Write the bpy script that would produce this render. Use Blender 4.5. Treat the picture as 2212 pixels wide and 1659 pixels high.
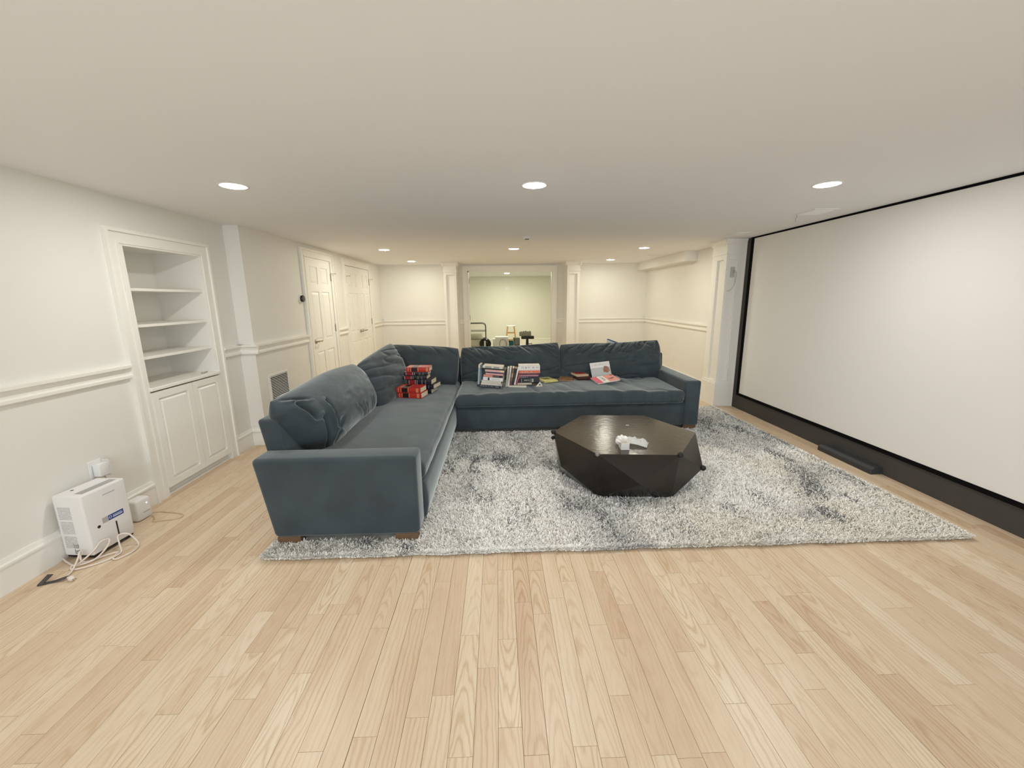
import bpy, bmesh, math, random
import numpy as np
from mathutils import Vector, Matrix

for _o in list(bpy.data.objects):
    bpy.data.objects.remove(_o)
SC = bpy.context.scene
COL = SC.collection
random.seed(7)
RNG = np.random.default_rng(7)

# ------------------------------------------------------------------ camera, world, exposure
CAM_H = 1.46
FPX = 888.8                                   # focal length in pixels of the 2212 x 1659 frame
RCAM = np.array([[0.99930638, -0.03550727, -0.01122475],
                 [-0.01817697, -0.20201295, -0.97921416],
                 [0.03250168, 0.97873899, -0.20251824]])   # rows: camera right, down, forward
cd = bpy.data.cameras.new('camera')
cam = bpy.data.objects.new('camera', cd)
COL.objects.link(cam)
cd.sensor_width = 36.0
cd.sensor_fit = 'HORIZONTAL'
cd.lens = 36.0 * FPX / 2212.0
cd.clip_start = 0.02
cam.matrix_world = Matrix(((RCAM[0][0], -RCAM[1][0], -RCAM[2][0], 0.0),
                           (RCAM[0][1], -RCAM[1][1], -RCAM[2][1], 0.0),
                           (RCAM[0][2], -RCAM[1][2], -RCAM[2][2], CAM_H),
                           (0, 0, 0, 1)))
SC.camera = cam
W = bpy.data.worlds.new('world')
SC.world = W
W.use_nodes = True
W.node_tree.nodes['Background'].inputs[0].default_value = (0.9, 0.95, 1.0, 1)
W.node_tree.nodes['Background'].inputs[1].default_value = 0.05
VS = SC.view_settings
VS.view_transform = 'Standard'
VS.look = 'None'
VS.gamma = 1.0
VS.use_curve_mapping = False
VS.exposure = 1.0
SC.cycles.use_denoising = True
SC.cycles.max_bounces = 8
SC.cycles.diffuse_bounces = 6
SC.cycles.use_adaptive_sampling = True
SC.cycles.adaptive_threshold = 0.03
SC.cycles.sample_clamp_indirect = 6.0
# recessed lamps: (strength, colour)
LAMP_NEAR = (150.0, (1.0, 0.985, 0.95))
LAMP_MID = (160.0, (1.0, 0.965, 0.81))
LAMP_FAR = (104.0, (1.0, 0.965, 0.81))
LAMP_BEHIND = (50.0, (1.0, 0.985, 0.96))
LAMP_ROOM = (540.0, (1.0, 0.98, 0.76))
# added area light for daylight inferred from behind the camera; no window is built
ld = bpy.data.lights.new('daylight', 'AREA'); ld.shape = 'RECTANGLE'; ld.size = 5.0; ld.size_y = 1.3
ld.energy = 82.0; ld.color = (0.74, 0.87, 1.0)
lo_ = bpy.data.objects.new('daylight', ld); COL.objects.link(lo_)
lo_.location = (0.3, -2.50, 0.95); lo_.rotation_euler = (math.radians(-62), 0, math.radians(180))

# ------------------------------------------------------------------ room numbers (metres)
H = 2.169
XL1, XL2, XR = -2.564, -2.42, 3.165
YJ, YB, YF = 4.17, 8.857, -2.6
RAIL = 1.044

# ------------------------------------------------------------------ helpers
def link(o, parent=None):
    COL.objects.link(o)
    if parent is not None:
        o.parent = parent
    return o

def tag(o, label=None, cat=None, group=None, kind=None):
    if label: o['label'] = label
    if cat: o['category'] = cat
    if group: o['group'] = group
    if kind: o['kind'] = kind
    return o

def empty(name, loc=(0, 0, 0), rz=0.0, label=None, cat=None, group=None, kind=None):
    o = bpy.data.objects.new(name, None)
    o.empty_display_size = 0.05
    COL.objects.link(o)
    o.location = loc
    o.rotation_euler = (0, 0, rz)
    return tag(o, label, cat, group, kind)

class MB:
    """collects vertices and faces of one mesh"""
    def __init__(self):
        self.v = []; self.f = []; self.s = []
    def add(self, vs, fs, smooth=False):
        n = len(self.v)
        self.v += [tuple(map(float, p)) for p in vs]
        self.f += [tuple(i + n for i in f) for f in fs]
        self.s += [smooth] * len(fs)
        return self
    def box(self, x0, x1, y0, y1, z0, z1):
        vs = [(x0, y0, z0), (x1, y0, z0), (x1, y1, z0), (x0, y1, z0),
              (x0, y0, z1), (x1, y0, z1), (x1, y1, z1), (x0, y1, z1)]
        fs = [(0, 3, 2, 1), (4, 5, 6, 7), (0, 1, 5, 4), (1, 2, 6, 5), (2, 3, 7, 6), (3, 0, 4, 7)]
        return self.add(vs, fs)
    def prism(self, poly, fn, a, b):
        """poly: 2-D outline; fn(u, v, t) -> 3-D; swept from t=a to t=b"""
        n = len(poly)
        vs = [fn(u, v, a) for u, v in poly] + [fn(u, v, b) for u, v in poly]
        fs = [tuple(range(n))[::-1], tuple(range(n, 2 * n))]
        fs += [(i, (i + 1) % n, n + (i + 1) % n, n + i) for i in range(n)]
        return self.add(vs, fs)
    def lathe(self, prof, c=(0, 0, 0), ax='z', n=24, smooth=True):
        vs = []; fs = []
        for r, h in prof:
            for k in range(n):
                a = 2 * math.pi * k / n
                p = (r * math.cos(a), r * math.sin(a), h)
                if ax == 'x': p = (p[2], p[0], p[1])
                if ax == 'y': p = (p[0], p[2], p[1])
                vs.append((p[0] + c[0], p[1] + c[1], p[2] + c[2]))
        m = len(prof)
        for j in range(m - 1):
            for k in range(n):
                k2 = (k + 1) % n
                fs.append((j * n + k, j * n + k2, (j + 1) * n + k2, (j + 1) * n + k))
        self.add(vs, fs, smooth)
        self.add([vs[k] for k in range(n)], [tuple(range(n))[::-1]])
        self.add([vs[(m - 1) * n + k] for k in range(n)], [tuple(range(n))])
        return self
    def tube(self, pts, r, n=8, closed=False):
        pts = [Vector(p) for p in pts]
        vs = []; fs = []
        m = len(pts)
        up = Vector((0.13, 0.21, 0.97))
        for i, p in enumerate(pts):
            d = (pts[min(i + 1, m - 1)] - pts[max(i - 1, 0)])
            d = d.normalized() if d.length > 1e-9 else Vector((0, 0, 1))
            u = up if abs(d.dot(up)) < 0.95 else Vector((1, 0, 0))
            a = d.cross(u).normalized(); b = d.cross(a)
            for k in range(n):
                t = 2 * math.pi * k / n
                vs.append(p + a * (r * math.cos(t)) + b * (r * math.sin(t)))
        for i in range(m - 1):
            for k in range(n):
                k2 = (k + 1) % n
                fs.append((i * n + k, i * n + k2, (i + 1) * n + k2, (i + 1) * n + k))
        self.add(vs, fs, True)
        self.add([vs[k] for k in range(n)], [tuple(range(n))[::-1]])
        self.add([vs[(m - 1) * n + k] for k in range(n)], [tuple(range(n))])
        return self
    def frustum(self, x0, x1, z0, z1, y0, y1, inset):
        """raised field: base rectangle at y0, smaller face at y1 (towards -y)"""
        i = inset
        vs = [(x0, y0, z0), (x1, y0, z0), (x1, y0, z1), (x0, y0, z1),
              (x0 + i, y1, z0 + i), (x1 - i, y1, z0 + i), (x1 - i, y1, z1 - i), (x0 + i, y1, z1 - i)]
        fs = [(3, 2, 1, 0), (4, 5, 6, 7), (0, 1, 5, 4), (1, 2, 6, 5), (2, 3, 7, 6), (3, 0, 4, 7)]
        return self.add(vs, fs)
    def build(self, name, mat, parent=None, bevel=0.0, seg=1, loc=None):
        me = bpy.data.meshes.new(name)
        me.from_pydata(self.v, [], self.f)
        bm = bmesh.new(); bm.from_mesh(me)
        bmesh.ops.recalc_face_normals(bm, faces=bm.faces)
        if bevel > 0:
            bmesh.ops.remove_doubles(bm, verts=bm.verts, dist=1e-6)
            bmesh.ops.bevel(bm, geom=[e for e in bm.edges if e.is_manifold and e.calc_face_angle(0) > 0.5],
                            offset=bevel, segments=seg, profile=0.6, affect='EDGES', clamp_overlap=True)
        bm.to_mesh(me); bm.free()
        if bevel == 0:
            for p, s in zip(me.polygons, self.s): p.use_smooth = s
        elif seg > 1:
            for p in me.polygons: p.use_smooth = True
            me.set_sharp_from_angle(angle=math.radians(50))
        if mat: me.materials.append(mat)
        o = bpy.data.objects.new(name, me)
        if loc: o.location = loc
        return link(o, parent)

def box_obj(name, mat, parent, x0, x1, y0, y1, z0, z1, bevel=0.0, seg=1):
    return MB().box(x0, x1, y0, y1, z0, z1).build(name, mat, parent, bevel, seg)

def bez(pts, n=12):
    """smooth Catmull-Rom through points"""
    P = [Vector(p) for p in pts]
    P = [P[0]] + P + [P[-1]]
    out = []
    for i in range(1, len(P) - 2):
        for k in range(n):
            t = k / n
            a, b, c, d = P[i - 1], P[i], P[i + 1], P[i + 2]
            out.append(0.5 * ((2 * b) + (c - a) * t + (2 * a - 5 * b + 4 * c - d) * t * t + (3 * b - a - 3 * c + d) * t ** 3))
    out.append(P[-2])
    return out

# value noise, vectorised
def vnoise(x, y, seed=0):
    x = np.asarray(x, float); y = np.asarray(y, float)
    xi = np.floor(x).astype(np.int64); yi = np.floor(y).astype(np.int64)
    xf = x - xi; yf = y - yi
    xf = xf * xf * (3 - 2 * xf); yf = yf * yf * (3 - 2 * yf)
    def h(a, b):
        n = (a * 374761393 + b * 668265263 + seed * 974711) & 0xffffffff
        n = ((n ^ (n >> 13)) * 1274126177) & 0xffffffff
        return ((n ^ (n >> 16)) & 0xffff) / 65535.0
    return (h(xi, yi) * (1 - xf) + h(xi + 1, yi) * xf) * (1 - yf) + (h(xi, yi + 1) * (1 - xf) + h(xi + 1, yi + 1) * xf) * yf

def fbm(x, y, seed=0, oct=4):
    s = 0; a = 0.5; t = 0
    for i in range(oct):
        s = s + a * vnoise(x, y, seed + i * 17); t += a
        x = np.asarray(x) * 2.03; y = np.asarray(y) * 2.03; a *= 0.5
    return s / t

# ------------------------------------------------------------------ materials
def mat(name, col, rough=0.5, metal=0.0, spec=0.5, bump=0.0, bscale=200.0, var=0.0, vscale=6.0, sheen=0.0, sheen_col=None, coat=0.0):
    m = bpy.data.materials.new(name); m.use_nodes = True
    nt = m.node_tree; b = nt.nodes['Principled BSDF']
    b.inputs['Base Color'].default_value = (*col, 1)
    b.inputs['Roughness'].default_value = rough
    b.inputs['Metallic'].default_value = metal
    b.inputs['Specular IOR Level'].default_value = spec
    if sheen:
        b.inputs['Sheen Weight'].default_value = sheen
        b.inputs['Sheen Roughness'].default_value = 0.35
        b.inputs['Sheen Tint'].default_value = (*(sheen_col or (1, 1, 1)), 1)
    if coat:
        b.inputs['Coat Weight'].default_value = coat
        b.inputs['Coat Roughness'].default_value = 0.15
    tc = nt.nodes.new('ShaderNodeTexCoord')
    if var:
        n = nt.nodes.new('ShaderNodeTexNoise'); n.inputs['Scale'].default_value = vscale; n.inputs['Detail'].default_value = 4
        nt.links.new(tc.outputs['Object'], n.inputs['Vector'])
        mx = nt.nodes.new('ShaderNodeMix'); mx.data_type = 'RGBA'
        mx.inputs[6].default_value = (*[c * (1 - var) for c in col], 1)
        mx.inputs[7].default_value = (*[min(1, c * (1 + var)) for c in col], 1)
        nt.links.new(n.outputs['Fac'], mx.inputs[0]); nt.links.new(mx.outputs[2], b.inputs['Base Color'])
    if bump:
        n = nt.nodes.new('ShaderNodeTexNoise'); n.inputs['Scale'].default_value = bscale; n.inputs['Detail'].default_value = 3
        nt.links.new(tc.outputs['Object'], n.inputs['Vector'])
        bp = nt.nodes.new('ShaderNodeBump'); bp.inputs['Strength'].default_value = bump; bp.inputs['Distance'].default_value = 0.002
        nt.links.new(n.outputs['Fac'], bp.inputs['Height']); nt.links.new(bp.outputs[0], b.inputs['Normal'])
    return m

def emat(name, col, strength):
    m = bpy.data.materials.new(name); m.use_nodes = True
    nt = m.node_tree; nt.nodes.clear()
    e = nt.nodes.new('ShaderNodeEmission'); o = nt.nodes.new('ShaderNodeOutputMaterial')
    e.inputs[0].default_value = (*col, 1); e.inputs[1].default_value = strength
    nt.links.new(e.outputs[0], o.inputs[0])
    return m

M_WALL = mat('wall_paint', (0.81, 0.79, 0.735), 0.55, bump=0.05, bscale=150)
M_CEIL = mat('ceiling_paint', (0.85, 0.855, 0.865), 0.8, bump=0.08, bscale=180)
M_TRIM = mat('trim_paint', (0.88, 0.86, 0.80), 0.38)
M_FARWALL = mat('far_wall_paint', (0.81, 0.795, 0.71), 0.6)
M_DARKWALL = mat('charcoal_wall_paint', (0.052, 0.047, 0.042), 0.75, bump=0.1, bscale=160)
M_VELVET_BLACK = mat('black_screen_velvet', (0.004, 0.004, 0.004), 0.9, spec=0.1)
M_SCREEN = mat('matte_screen_fabric', (0.80, 0.78, 0.745), 0.85, spec=0.15)
M_NICKEL = mat('brushed_nickel', (0.42, 0.37, 0.30), 0.35, metal=1.0)
M_WHITE = mat('white_plastic', (0.82, 0.81, 0.79), 0.35)
M_GREYPL = mat('grey_plastic', (0.45, 0.44, 0.43), 0.5)
M_BLACK = mat('black_plastic', (0.012, 0.012, 0.013), 0.35)
M_DARKHOLE = mat('dark_opening', (0.01, 0.01, 0.01), 0.9, spec=0.1)
M_SUB = mat('subfloor', (0.05, 0.03, 0.018), 0.9)
M_VELVET = mat('blue_grey_velvet', (0.056, 0.071, 0.079), 0.85, spec=0.2, bump=0.25, bscale=700, var=0.35, vscale=6.0, sheen=1.0, sheen_col=(0.74, 0.80, 0.80))
M_ESPRESSO = mat('espresso_lacquer', (0.013, 0.009, 0.006), 0.26, spec=0.5, var=0.3, vscale=9, bump=0.25, bscale=60)
M_LEGWOOD = mat('sofa_leg_wood', (0.16, 0.09, 0.045), 0.5)
M_PAGES = mat('page_edges', (0.78, 0.68, 0.50), 0.8)
M_PAGESW = mat('white_page_edges', (0.82, 0.78, 0.70), 0.8)
M_OAK = mat('light_stool_wood', (0.52, 0.27, 0.08), 0.5)
M_CORDW = mat('white_cord', (0.80, 0.70, 0.62), 0.5)

def wood_floor_mat():
    m = bpy.data.materials.new('pale_oak_planks'); m.use_nodes = True
    nt = m.node_tree; L = nt.links.new; b = nt.nodes['Principled BSDF']
    def nd(t, **k):
        n = nt.nodes.new(t)
        for a, v in k.items(): setattr(n, a, v)
        return n
    def math_(op, a, c=None):
        n = nd('ShaderNodeMath', operation=op)
        for i, v in enumerate((a, c)):
            if v is None: continue
            if isinstance(v, (int, float)): n.inputs[i].default_value = v
            else: L(v, n.inputs[i])
        return n.outputs[0]
    at = nd('ShaderNodeAttribute', attribute_name='pdat')
    sp = nd('ShaderNodeSeparateXYZ'); L(at.outputs['Vector'], sp.inputs[0])
    tone, cx, seed = sp.outputs[0], sp.outputs[1], sp.outputs[2]
    ge = nd('ShaderNodeNewGeometry'); gp = nd('ShaderNodeSeparateXYZ'); L(ge.outputs['Position'], gp.inputs[0])
    u = math_('SUBTRACT', gp.outputs[0], cx)                 # across the plank
    v = gp.outputs[1]                                        # along the plank
    off = math_('MULTIPLY', seed, 37.0)
    cv = nd('ShaderNodeCombineXYZ'); L(math_('MULTIPLY', u, 9.0), cv.inputs[0]); L(math_('MULTIPLY', v, 1.3), cv.inputs[1]); L(off, cv.inputs[2])
    n1 = nd('ShaderNodeTexNoise'); n1.inputs['Scale'].default_value = 1.0; n1.inputs['Detail'].default_value = 3; L(cv.outputs[0], n1.inputs['Vector'])
    # cathedral grain: nested parabolas with a wandering centre
    uc = math_('ADD', u, math_('MULTIPLY', math_('SUBTRACT', seed, 0.5), 0.045))
    fr7 = math_('FRACT', math_('MULTIPLY', seed, 7.31))
    cath = math_('GREATER_THAN', fr7, 0.42)
    sgn = math_('SUBTRACT', math_('MULTIPLY', math_('GREATER_THAN', math_('FRACT', math_('MULTIPLY', seed, 13.7)), 0.5), 2.0), 1.0)
    uu = math_('MULTIPLY', math_('MULTIPLY', uc, uc), math_('ADD', 300.0, math_('MULTIPLY', cath, 1900.0)))
    ul = math_('MULTIPLY', math_('MULTIPLY', u, 95.0), math_('SUBTRACT', 1.0, cath))
    sl = math_('MULTIPLY', sgn, math_('ADD', 1.2, math_('MULTIPLY', cath, math_('ADD', 6.0, math_('MULTIPLY', fr7, 12.0)))))
    cw = nd('ShaderNodeCombineXYZ'); L(math_('MULTIPLY', u, 34.0), cw.inputs[0]); L(math_('MULTIPLY', v, 10.0), cw.inputs[1]); L(math_('ADD', off, 9.0), cw.inputs[2])
    nw = nd('ShaderNodeTexNoise'); nw.inputs['Scale'].default_value = 1.0; nw.inputs['Detail'].default_value = 3; L(cw.outputs[0], nw.inputs['Vector'])
    f = math_('ADD', math_('ADD', math_('ADD', uu, ul), math_('MULTIPLY', v, sl)), math_('ADD', math_('MULTIPLY', n1.outputs['Fac'], 9.0), math_('MULTIPLY', nw.outputs['Fac'], 2.2)))
    f = math_('ADD', f, off)
    s = math_('SINE', math_('MULTIPLY', f, 3.2))
    ring = math_('POWER', math_('ADD', math_('MULTIPLY', s, 0.5), 0.5), 3.0)
    cg = nd('ShaderNodeCombineXYZ'); L(math_('MULTIPLY', u, 260.0), cg.inputs[0]); L(math_('MULTIPLY', v, 7.0), cg.inputs[1]); L(off, cg.inputs[2])
    n2 = nd('ShaderNodeTexNoise'); n2.inputs['Scale'].default_value = 1.0; n2.inputs['Detail'].default_value = 4; L(cg.outputs[0], n2.inputs['Vector'])
    cl = nd('ShaderNodeCombineXYZ'); L(math_('MULTIPLY', u, 14.0), cl.inputs[0]); L(math_('MULTIPLY', v, 1.6), cl.inputs[1]); L(math_('ADD', off, 5.0), cl.inputs[2])
    n3 = nd('ShaderNodeTexNoise'); n3.inputs['Scale'].default_value = 1.0; n3.inputs['Detail'].default_value = 2; L(cl.outputs[0], n3.inputs['Vector'])
    rp = nd('ShaderNodeValToRGB'); L(tone, rp.inputs[0])
    cr = rp.color_ramp
    cols = [(0.0, FLOOR_TONES[0]), (0.3, FLOOR_TONES[1]), (0.6, FLOOR_TONES[2]), (1.0, FLOOR_TONES[3])]
    cr.elements[0].position = 0; cr.elements[0].color = (*cols[0][1], 1)
    cr.elements[1].position = 1; cr.elements[1].color = (*cols[3][1], 1)
    for p_, c_ in cols[1:3]:
        e = cr.elements.new(p_); e.color = (*c_, 1)
    def mixmul(cin, fac, col):
        mx = nd('ShaderNodeMix', data_type='RGBA', blend_type='MULTIPLY')
        L(fac, mx.inputs[0]); L(cin, mx.inputs[6]); mx.inputs[7].default_value = (*col, 1)
        return mx.outputs[2]
    gst = math_('ADD', 0.12, math_('MULTIPLY', math_('FRACT', math_('MULTIPLY', seed, 3.77)), 0.62))
    c1 = mixmul(rp.outputs[0], math_('MULTIPLY', ring, gst), (0.76, 0.65, 0.53))
    fine = nd('ShaderNodeMapRange'); L(n2.outputs['Fac'], fine.inputs[0])
    fine.inputs[1].default_value = 0.52; fine.inputs[2].default_value = 0.75; fine.inputs[3].default_value = 0; fine.inputs[4].default_value = 0.45
    c2 = mixmul(c1, fine.outputs[0], (0.80, 0.68, 0.56))
    lo = nd('ShaderNodeMapRange'); L(n3.outputs['Fac'], lo.inputs[0])
    lo.inputs[1].default_value = 0.5; lo.inputs[2].default_value = 0.8; lo.inputs[3].default_value = 0; lo.inputs[4].default_value = 0.55
    c3 = mixmul(c2, lo.outputs[0], (0.82, 0.72, 0.62))
    L(c3, b.inputs['Base Color'])
    b.inputs['Roughness'].default_value = 0.36
    b.inputs['Specular IOR Level'].default_value = 0.45
    bp = nd('ShaderNodeBump'); bp.inputs['Strength'].default_value = 0.12; bp.inputs['Distance'].default_value = 0.001
    L(n2.outputs['Fac'], bp.inputs['Height']); L(bp.outputs[0], b.inputs['Normal'])
    return m

FLOOR_TONES = [(0.64, 0.475, 0.325), (0.70, 0.545, 0.385), (0.735, 0.59, 0.425), (0.78, 0.655, 0.49)]
M_FLOOR = wood_floor_mat()

def print_mat(name, base, ink, sx=160.0, sz=90.0, thr=0.56, rough=0.5, axis=2):
    """flat print: rows of small letter-like marks in Object space"""
    m = bpy.data.materials.new(name); m.use_nodes = True
    nt = m.node_tree; L = nt.links.new; b = nt.nodes['Principled BSDF']
    tc = nt.nodes.new('ShaderNodeTexCoord'); sp = nt.nodes.new('ShaderNodeSeparateXYZ'); L(tc.outputs['Object'], sp.inputs[0])
    mp = nt.nodes.new('ShaderNodeMapping'); mp.inputs['Scale'].default_value = (sx, sx, sx); L(tc.outputs['Object'], mp.inputs[0])
    n = nt.nodes.new('ShaderNodeTexNoise'); n.inputs['Scale'].default_value = 1.0; n.inputs['Detail'].default_value = 1; L(mp.outputs[0], n.inputs[0])
    ml = nt.nodes.new('ShaderNodeMath'); ml.operation = 'MULTIPLY'; ml.inputs[1].default_value = sz * 2 * math.pi; L(sp.outputs[axis], ml.inputs[0])
    sn = nt.nodes.new('ShaderNodeMath'); sn.operation = 'SINE'; L(ml.outputs[0], sn.inputs[0])
    g1 = nt.nodes.new('ShaderNodeMath'); g1.operation = 'GREATER_THAN'; g1.inputs[1].default_value = 0.05; L(sn.outputs[0], g1.inputs[0])
    g2 = nt.nodes.new('ShaderNodeMath'); g2.operation = 'GREATER_THAN'; g2.inputs[1].default_value = thr; L(n.outputs['Fac'], g2.inputs[0])
    mm = nt.nodes.new('ShaderNodeMath'); mm.operation = 'MULTIPLY'; L(g1.outputs[0], mm.inputs[0]); L(g2.outputs[0], mm.inputs[1])
    mx = nt.nodes.new('ShaderNodeMix'); mx.data_type = 'RGBA'; mx.inputs[6].default_value = (*base, 1); mx.inputs[7].default_value = (*ink, 1)
    L(mm.outputs[0], mx.inputs[0]); L(mx.outputs[2], b.inputs['Base Color'])
    b.inputs['Roughness'].default_value = rough
    return m

# ------------------------------------------------------------------ structure: shell
box_obj('floor', M_SUB, None, XL1 - 0.5, XR + 0.1, YF - 0.1, YB + 0.14, -0.05, -0.012)['kind'] = 'structure'
FLOOR = bpy.data.objects['floor']
box_obj('ceiling', M_CEIL, None, XL1 - 0.5, XR + 0.3, YF - 0.1, YB + 0.14, H, H + 0.1)['kind'] = 'structure'
def struct(o): o['kind'] = 'structure'; return o
NY0, NY1, NZ1, ND = 3.03, 3.79, 1.866, 0.40      # bookcase niche
wl = MB().box(XL1 - 0.12, XL1, YF, NY0 - 0.03, -0.012, H).box(XL1 - 0.12, XL1, NY1 + 0.03, YJ, -0.012, H).box(XL1 - 0.12, XL1, NY0 - 0.03, NY1 + 0.03, NZ1 + 0.03, H)
wl.box(XL1 - 0.12, XL2, YJ, YB + 0.0, -0.012, H)
struct(wl.build('wall_left', M_WALL))
wr = MB().box(XR, XR + 0.12, YF, 5.32, -0.012, H)
struct(wr.build('wall_right', M_DARKWALL))['label'] = 'charcoal painted wall behind the projection screen'
struct(MB().box(XR, XR + 0.12, 5.32, YB, -0.012, H).build('wall_right_rear', M_WALL))['label'] = 'cream wall beyond the screen'
OPX0, OPX1, OPZ = -0.585, 1.155, 2.035
wb = MB().box(XL1 - 0.12, OPX0, YB, YB + 0.13, -0.012, H).box(OPX1, XR + 0.12, YB, YB + 0.13, -0.012, H).box(OPX0, OPX1, YB, YB + 0.13, OPZ, H)
struct(wb.build('wall_back', M_WALL))
struct(MB().box(XL1 - 0.12, XR + 0.12, YF - 0.12, YF, -0.012, H).build('wall_front', M_WALL))
# room beyond the opening
FY = 13.6
struct(MB().box(-2.6, 3.3, YB + 0.13, FY, -0.05, 0.0).build('floor', mat('pale_far_floor', (0.74, 0.70, 0.60), 0.5)))['label'] = 'pale floor of the room beyond the opening'
struct(MB().box(-2.6, 3.3, YB + 0.13, FY, H, H + 0.1).build('ceiling', M_CEIL))['label'] = 'ceiling of the room beyond the opening'
struct(MB().box(-2.6, 3.3, FY, FY + 0.1, 0.0, H).build('wall_far_back', M_FARWALL))
struct(MB().box(-2.7, -2.6, YB + 0.13, FY, 0.0, H).build('wall_far_left', M_FARWALL))
struct(MB().box(3.3, 3.4, YB + 0.13, FY, 0.0, H).build('wall_far_right', M_FARWALL))
# soffit along the right rear corner
struct(MB().box(2.955, XR, 6.62, YB, 2.015, H).build('trim_1', M_WALL))['label'] = 'boxed soffit under the ceiling along the right rear wall'

# mouldings: profile points (d out from wall, z)
RAILP = [(0, 0.948), (0.014, 0.948), (0.024, 0.955), (0.024, 0.972), (0.014, 0.980), (0.014, 1.000), (0.022, 1.008), (0.022, 1.018), (0.040, 1.026), (0.040, 1.044), (0, 1.044)]
BASEP = [(0, 0), (0.016, 0), (0.016, 0.138), (0.024, 0.142), (0.024, 0.154), (0.014, 0.160), (0.010, 0.182), (0, 0.182)]
def mould(mb, prof, A, B, nrm):
    A = Vector((*A, 0)); B = Vector((*B, 0)); N = Vector((*nrm, 0))
    mb.prism(prof, lambda d, z, t: (A + (B - A) * t + N * d + Vector((0, 0, z))), 0.0, 1.0)
D1a, D1b = 5.35, 6.35            # outer casing edges of the single door
D2a, D2b = 6.745, 8.17           # double door
m = MB()
mould(m, RAILP, (XL1, YF), (XL1, 2.905), (1, 0)); mould(m, RAILP, (XL1, 3.892), (XL1, YJ - 0.0), (1, 0))
mould(m, RAILP, (XL1, YJ), (XL2 + 0.04, YJ), (0, -1)); mould(m, RAILP, (XL2, YJ), (XL2, D1a), (1, 0))
mould(m, RAILP, (XL2, D1b), (XL2, D2a), (1, 0)); mould(m, RAILP, (XL2, D2b), (XL2, YB), (1, 0))
struct(m.build('trim_2', M_TRIM))['label'] = 'chair rail moulding on the left wall'
m = MB()
for a, b in ((XL2, -1.04), (-0.79, -0.71), (1.26, 1.395), (1.645, XR)):
    mould(m, RAILP, (a, YB), (b, YB), (0, -1))
struct(m.build('trim_3', M_TRIM))['label'] = 'chair rail moulding on the back wall'
m = MB(); mould(m, RAILP, (XR, 5.69), (XR, YB), (-1, 0))
struct(m.build('trim_4', M_TRIM))['label'] = 'chair rail moulding on the right rear wall'
m = MB()
mould(m, BASEP, (XL1, YF), (XL1, 2.905), (1, 0)); mould(m, BASEP, (XL1, 3.892), (XL1, YJ), (1, 0))
mould(m, BASEP, (XL1, YJ), (XL2 + 0.024, YJ), (0, -1)); mould(m, BASEP, (XL2, YJ), (XL2, D1a), (1, 0))
mould(m, BASEP, (XL2, D1b), (XL2, D2a), (1, 0)); mould(m, BASEP, (XL2, D2b), (XL2, YB), (1, 0))
struct(m.build('baseboard_left', M_TRIM))
m = MB()
for a, b in ((XL2, -1.04), (-0.79, -0.71), (1.26, 1.395), (1.645, XR)):
    mould(m, BASEP, (a, YB), (b, YB), (0, -1))
struct(m.build('baseboard_back', M_TRIM))
m = MB(); mould(m, BASEP, (XR, 5.69), (XR, YB), (-1, 0))
struct(m.build('baseboard_right', M_TRIM))
m = MB(); mould(m, BASEP, (-2.6, FY), (3.3, FY), (0, -1))
struct(m.build('baseboard_far', M_TRIM))

# casing pieces in a local frame: x along wall, z up, face towards -y
def casing(mb, x0, x1, ztop, w=0.10, z0=0.0, d=0.016):
    def bars(a0, a1, y):
        pass
    for s, xo in ((1, x0), (-1, x1)):
        xs = sorted((xo, xo + s * w)); mb.box(xs[0], xs[1], -d, 0, z0, ztop)
        xs = sorted((xo - s * 0.001, xo + s * 0.022)); mb.box(xs[0], xs[1], -d - 0.014, -0.0005, z0, ztop + 0.001)
        xs = sorted((xo + s * (w - 0.014), xo + s * (w + 0.001))); mb.box(xs[0], xs[1], -d - 0.006, -0.0005, z0, ztop - w + 0.014)
    mb.box(x0 + w, x1 - w, -d, 0, ztop - w, ztop)
    mb.box(x0 + 0.022, x1 - 0.022, -d - 0.014, -0.0005, ztop - 0.022, ztop + 0.001)
    mb.box(x0 + w + 0.001, x1 - w - 0.001, -d - 0.006, -0.0005, ztop - w - 0.001, ztop - w + 0.014)

# ------------------------------------------------------------------ doors on the left wall (local x runs away from the camera)
LEFT_RZ = math.radians(90)
def six_panel_leaf(root, x0, x1, z0, z1):
    w = x1 - x0; hh = z1 - z0
    st = 0.105 * (w / 0.75) ** 0.5 if w > 0.7 else 0.085
    mid = 0.09 if w > 0.7 else 0.07
    rails = [(0, 0.22), (0.78, 0.93), (1.57, 1.67), (hh - 0.11, hh)]
    m = MB().box(x0, x1, -0.001, 0.012, z0, z1)
    m.box(x0, x0 + st, -0.010, 0, z0, z1).box(x1 - st, x1, -0.010, 0, z0, z1)
    xm = (x0 + x1) / 2
    for a, b in rails: m.box(x0 + st, x1 - st, -0.010, 0, z0 + a, z0 + b)
    spans = [(rails[i][1], rails[i + 1][0]) for i in range(3)]
    for a, b in spans: m.box(xm - mid / 2, xm + mid / 2, -0.010, 0, z0 + a, z0 + b)
    m.build('door_leaf', M_TRIM, root)
    for a, b in spans:
        for xa, xb in ((x0 + st, xm - mid / 2), (xm + mid / 2, x1 - st)):
            MB().frustum(xa + 0.008, xb - 0.008, z0 + a + 0.008, z0 + b - 0.008, 0.0, -0.009, 0.030).build('raised_panel', M_TRIM, root)

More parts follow.
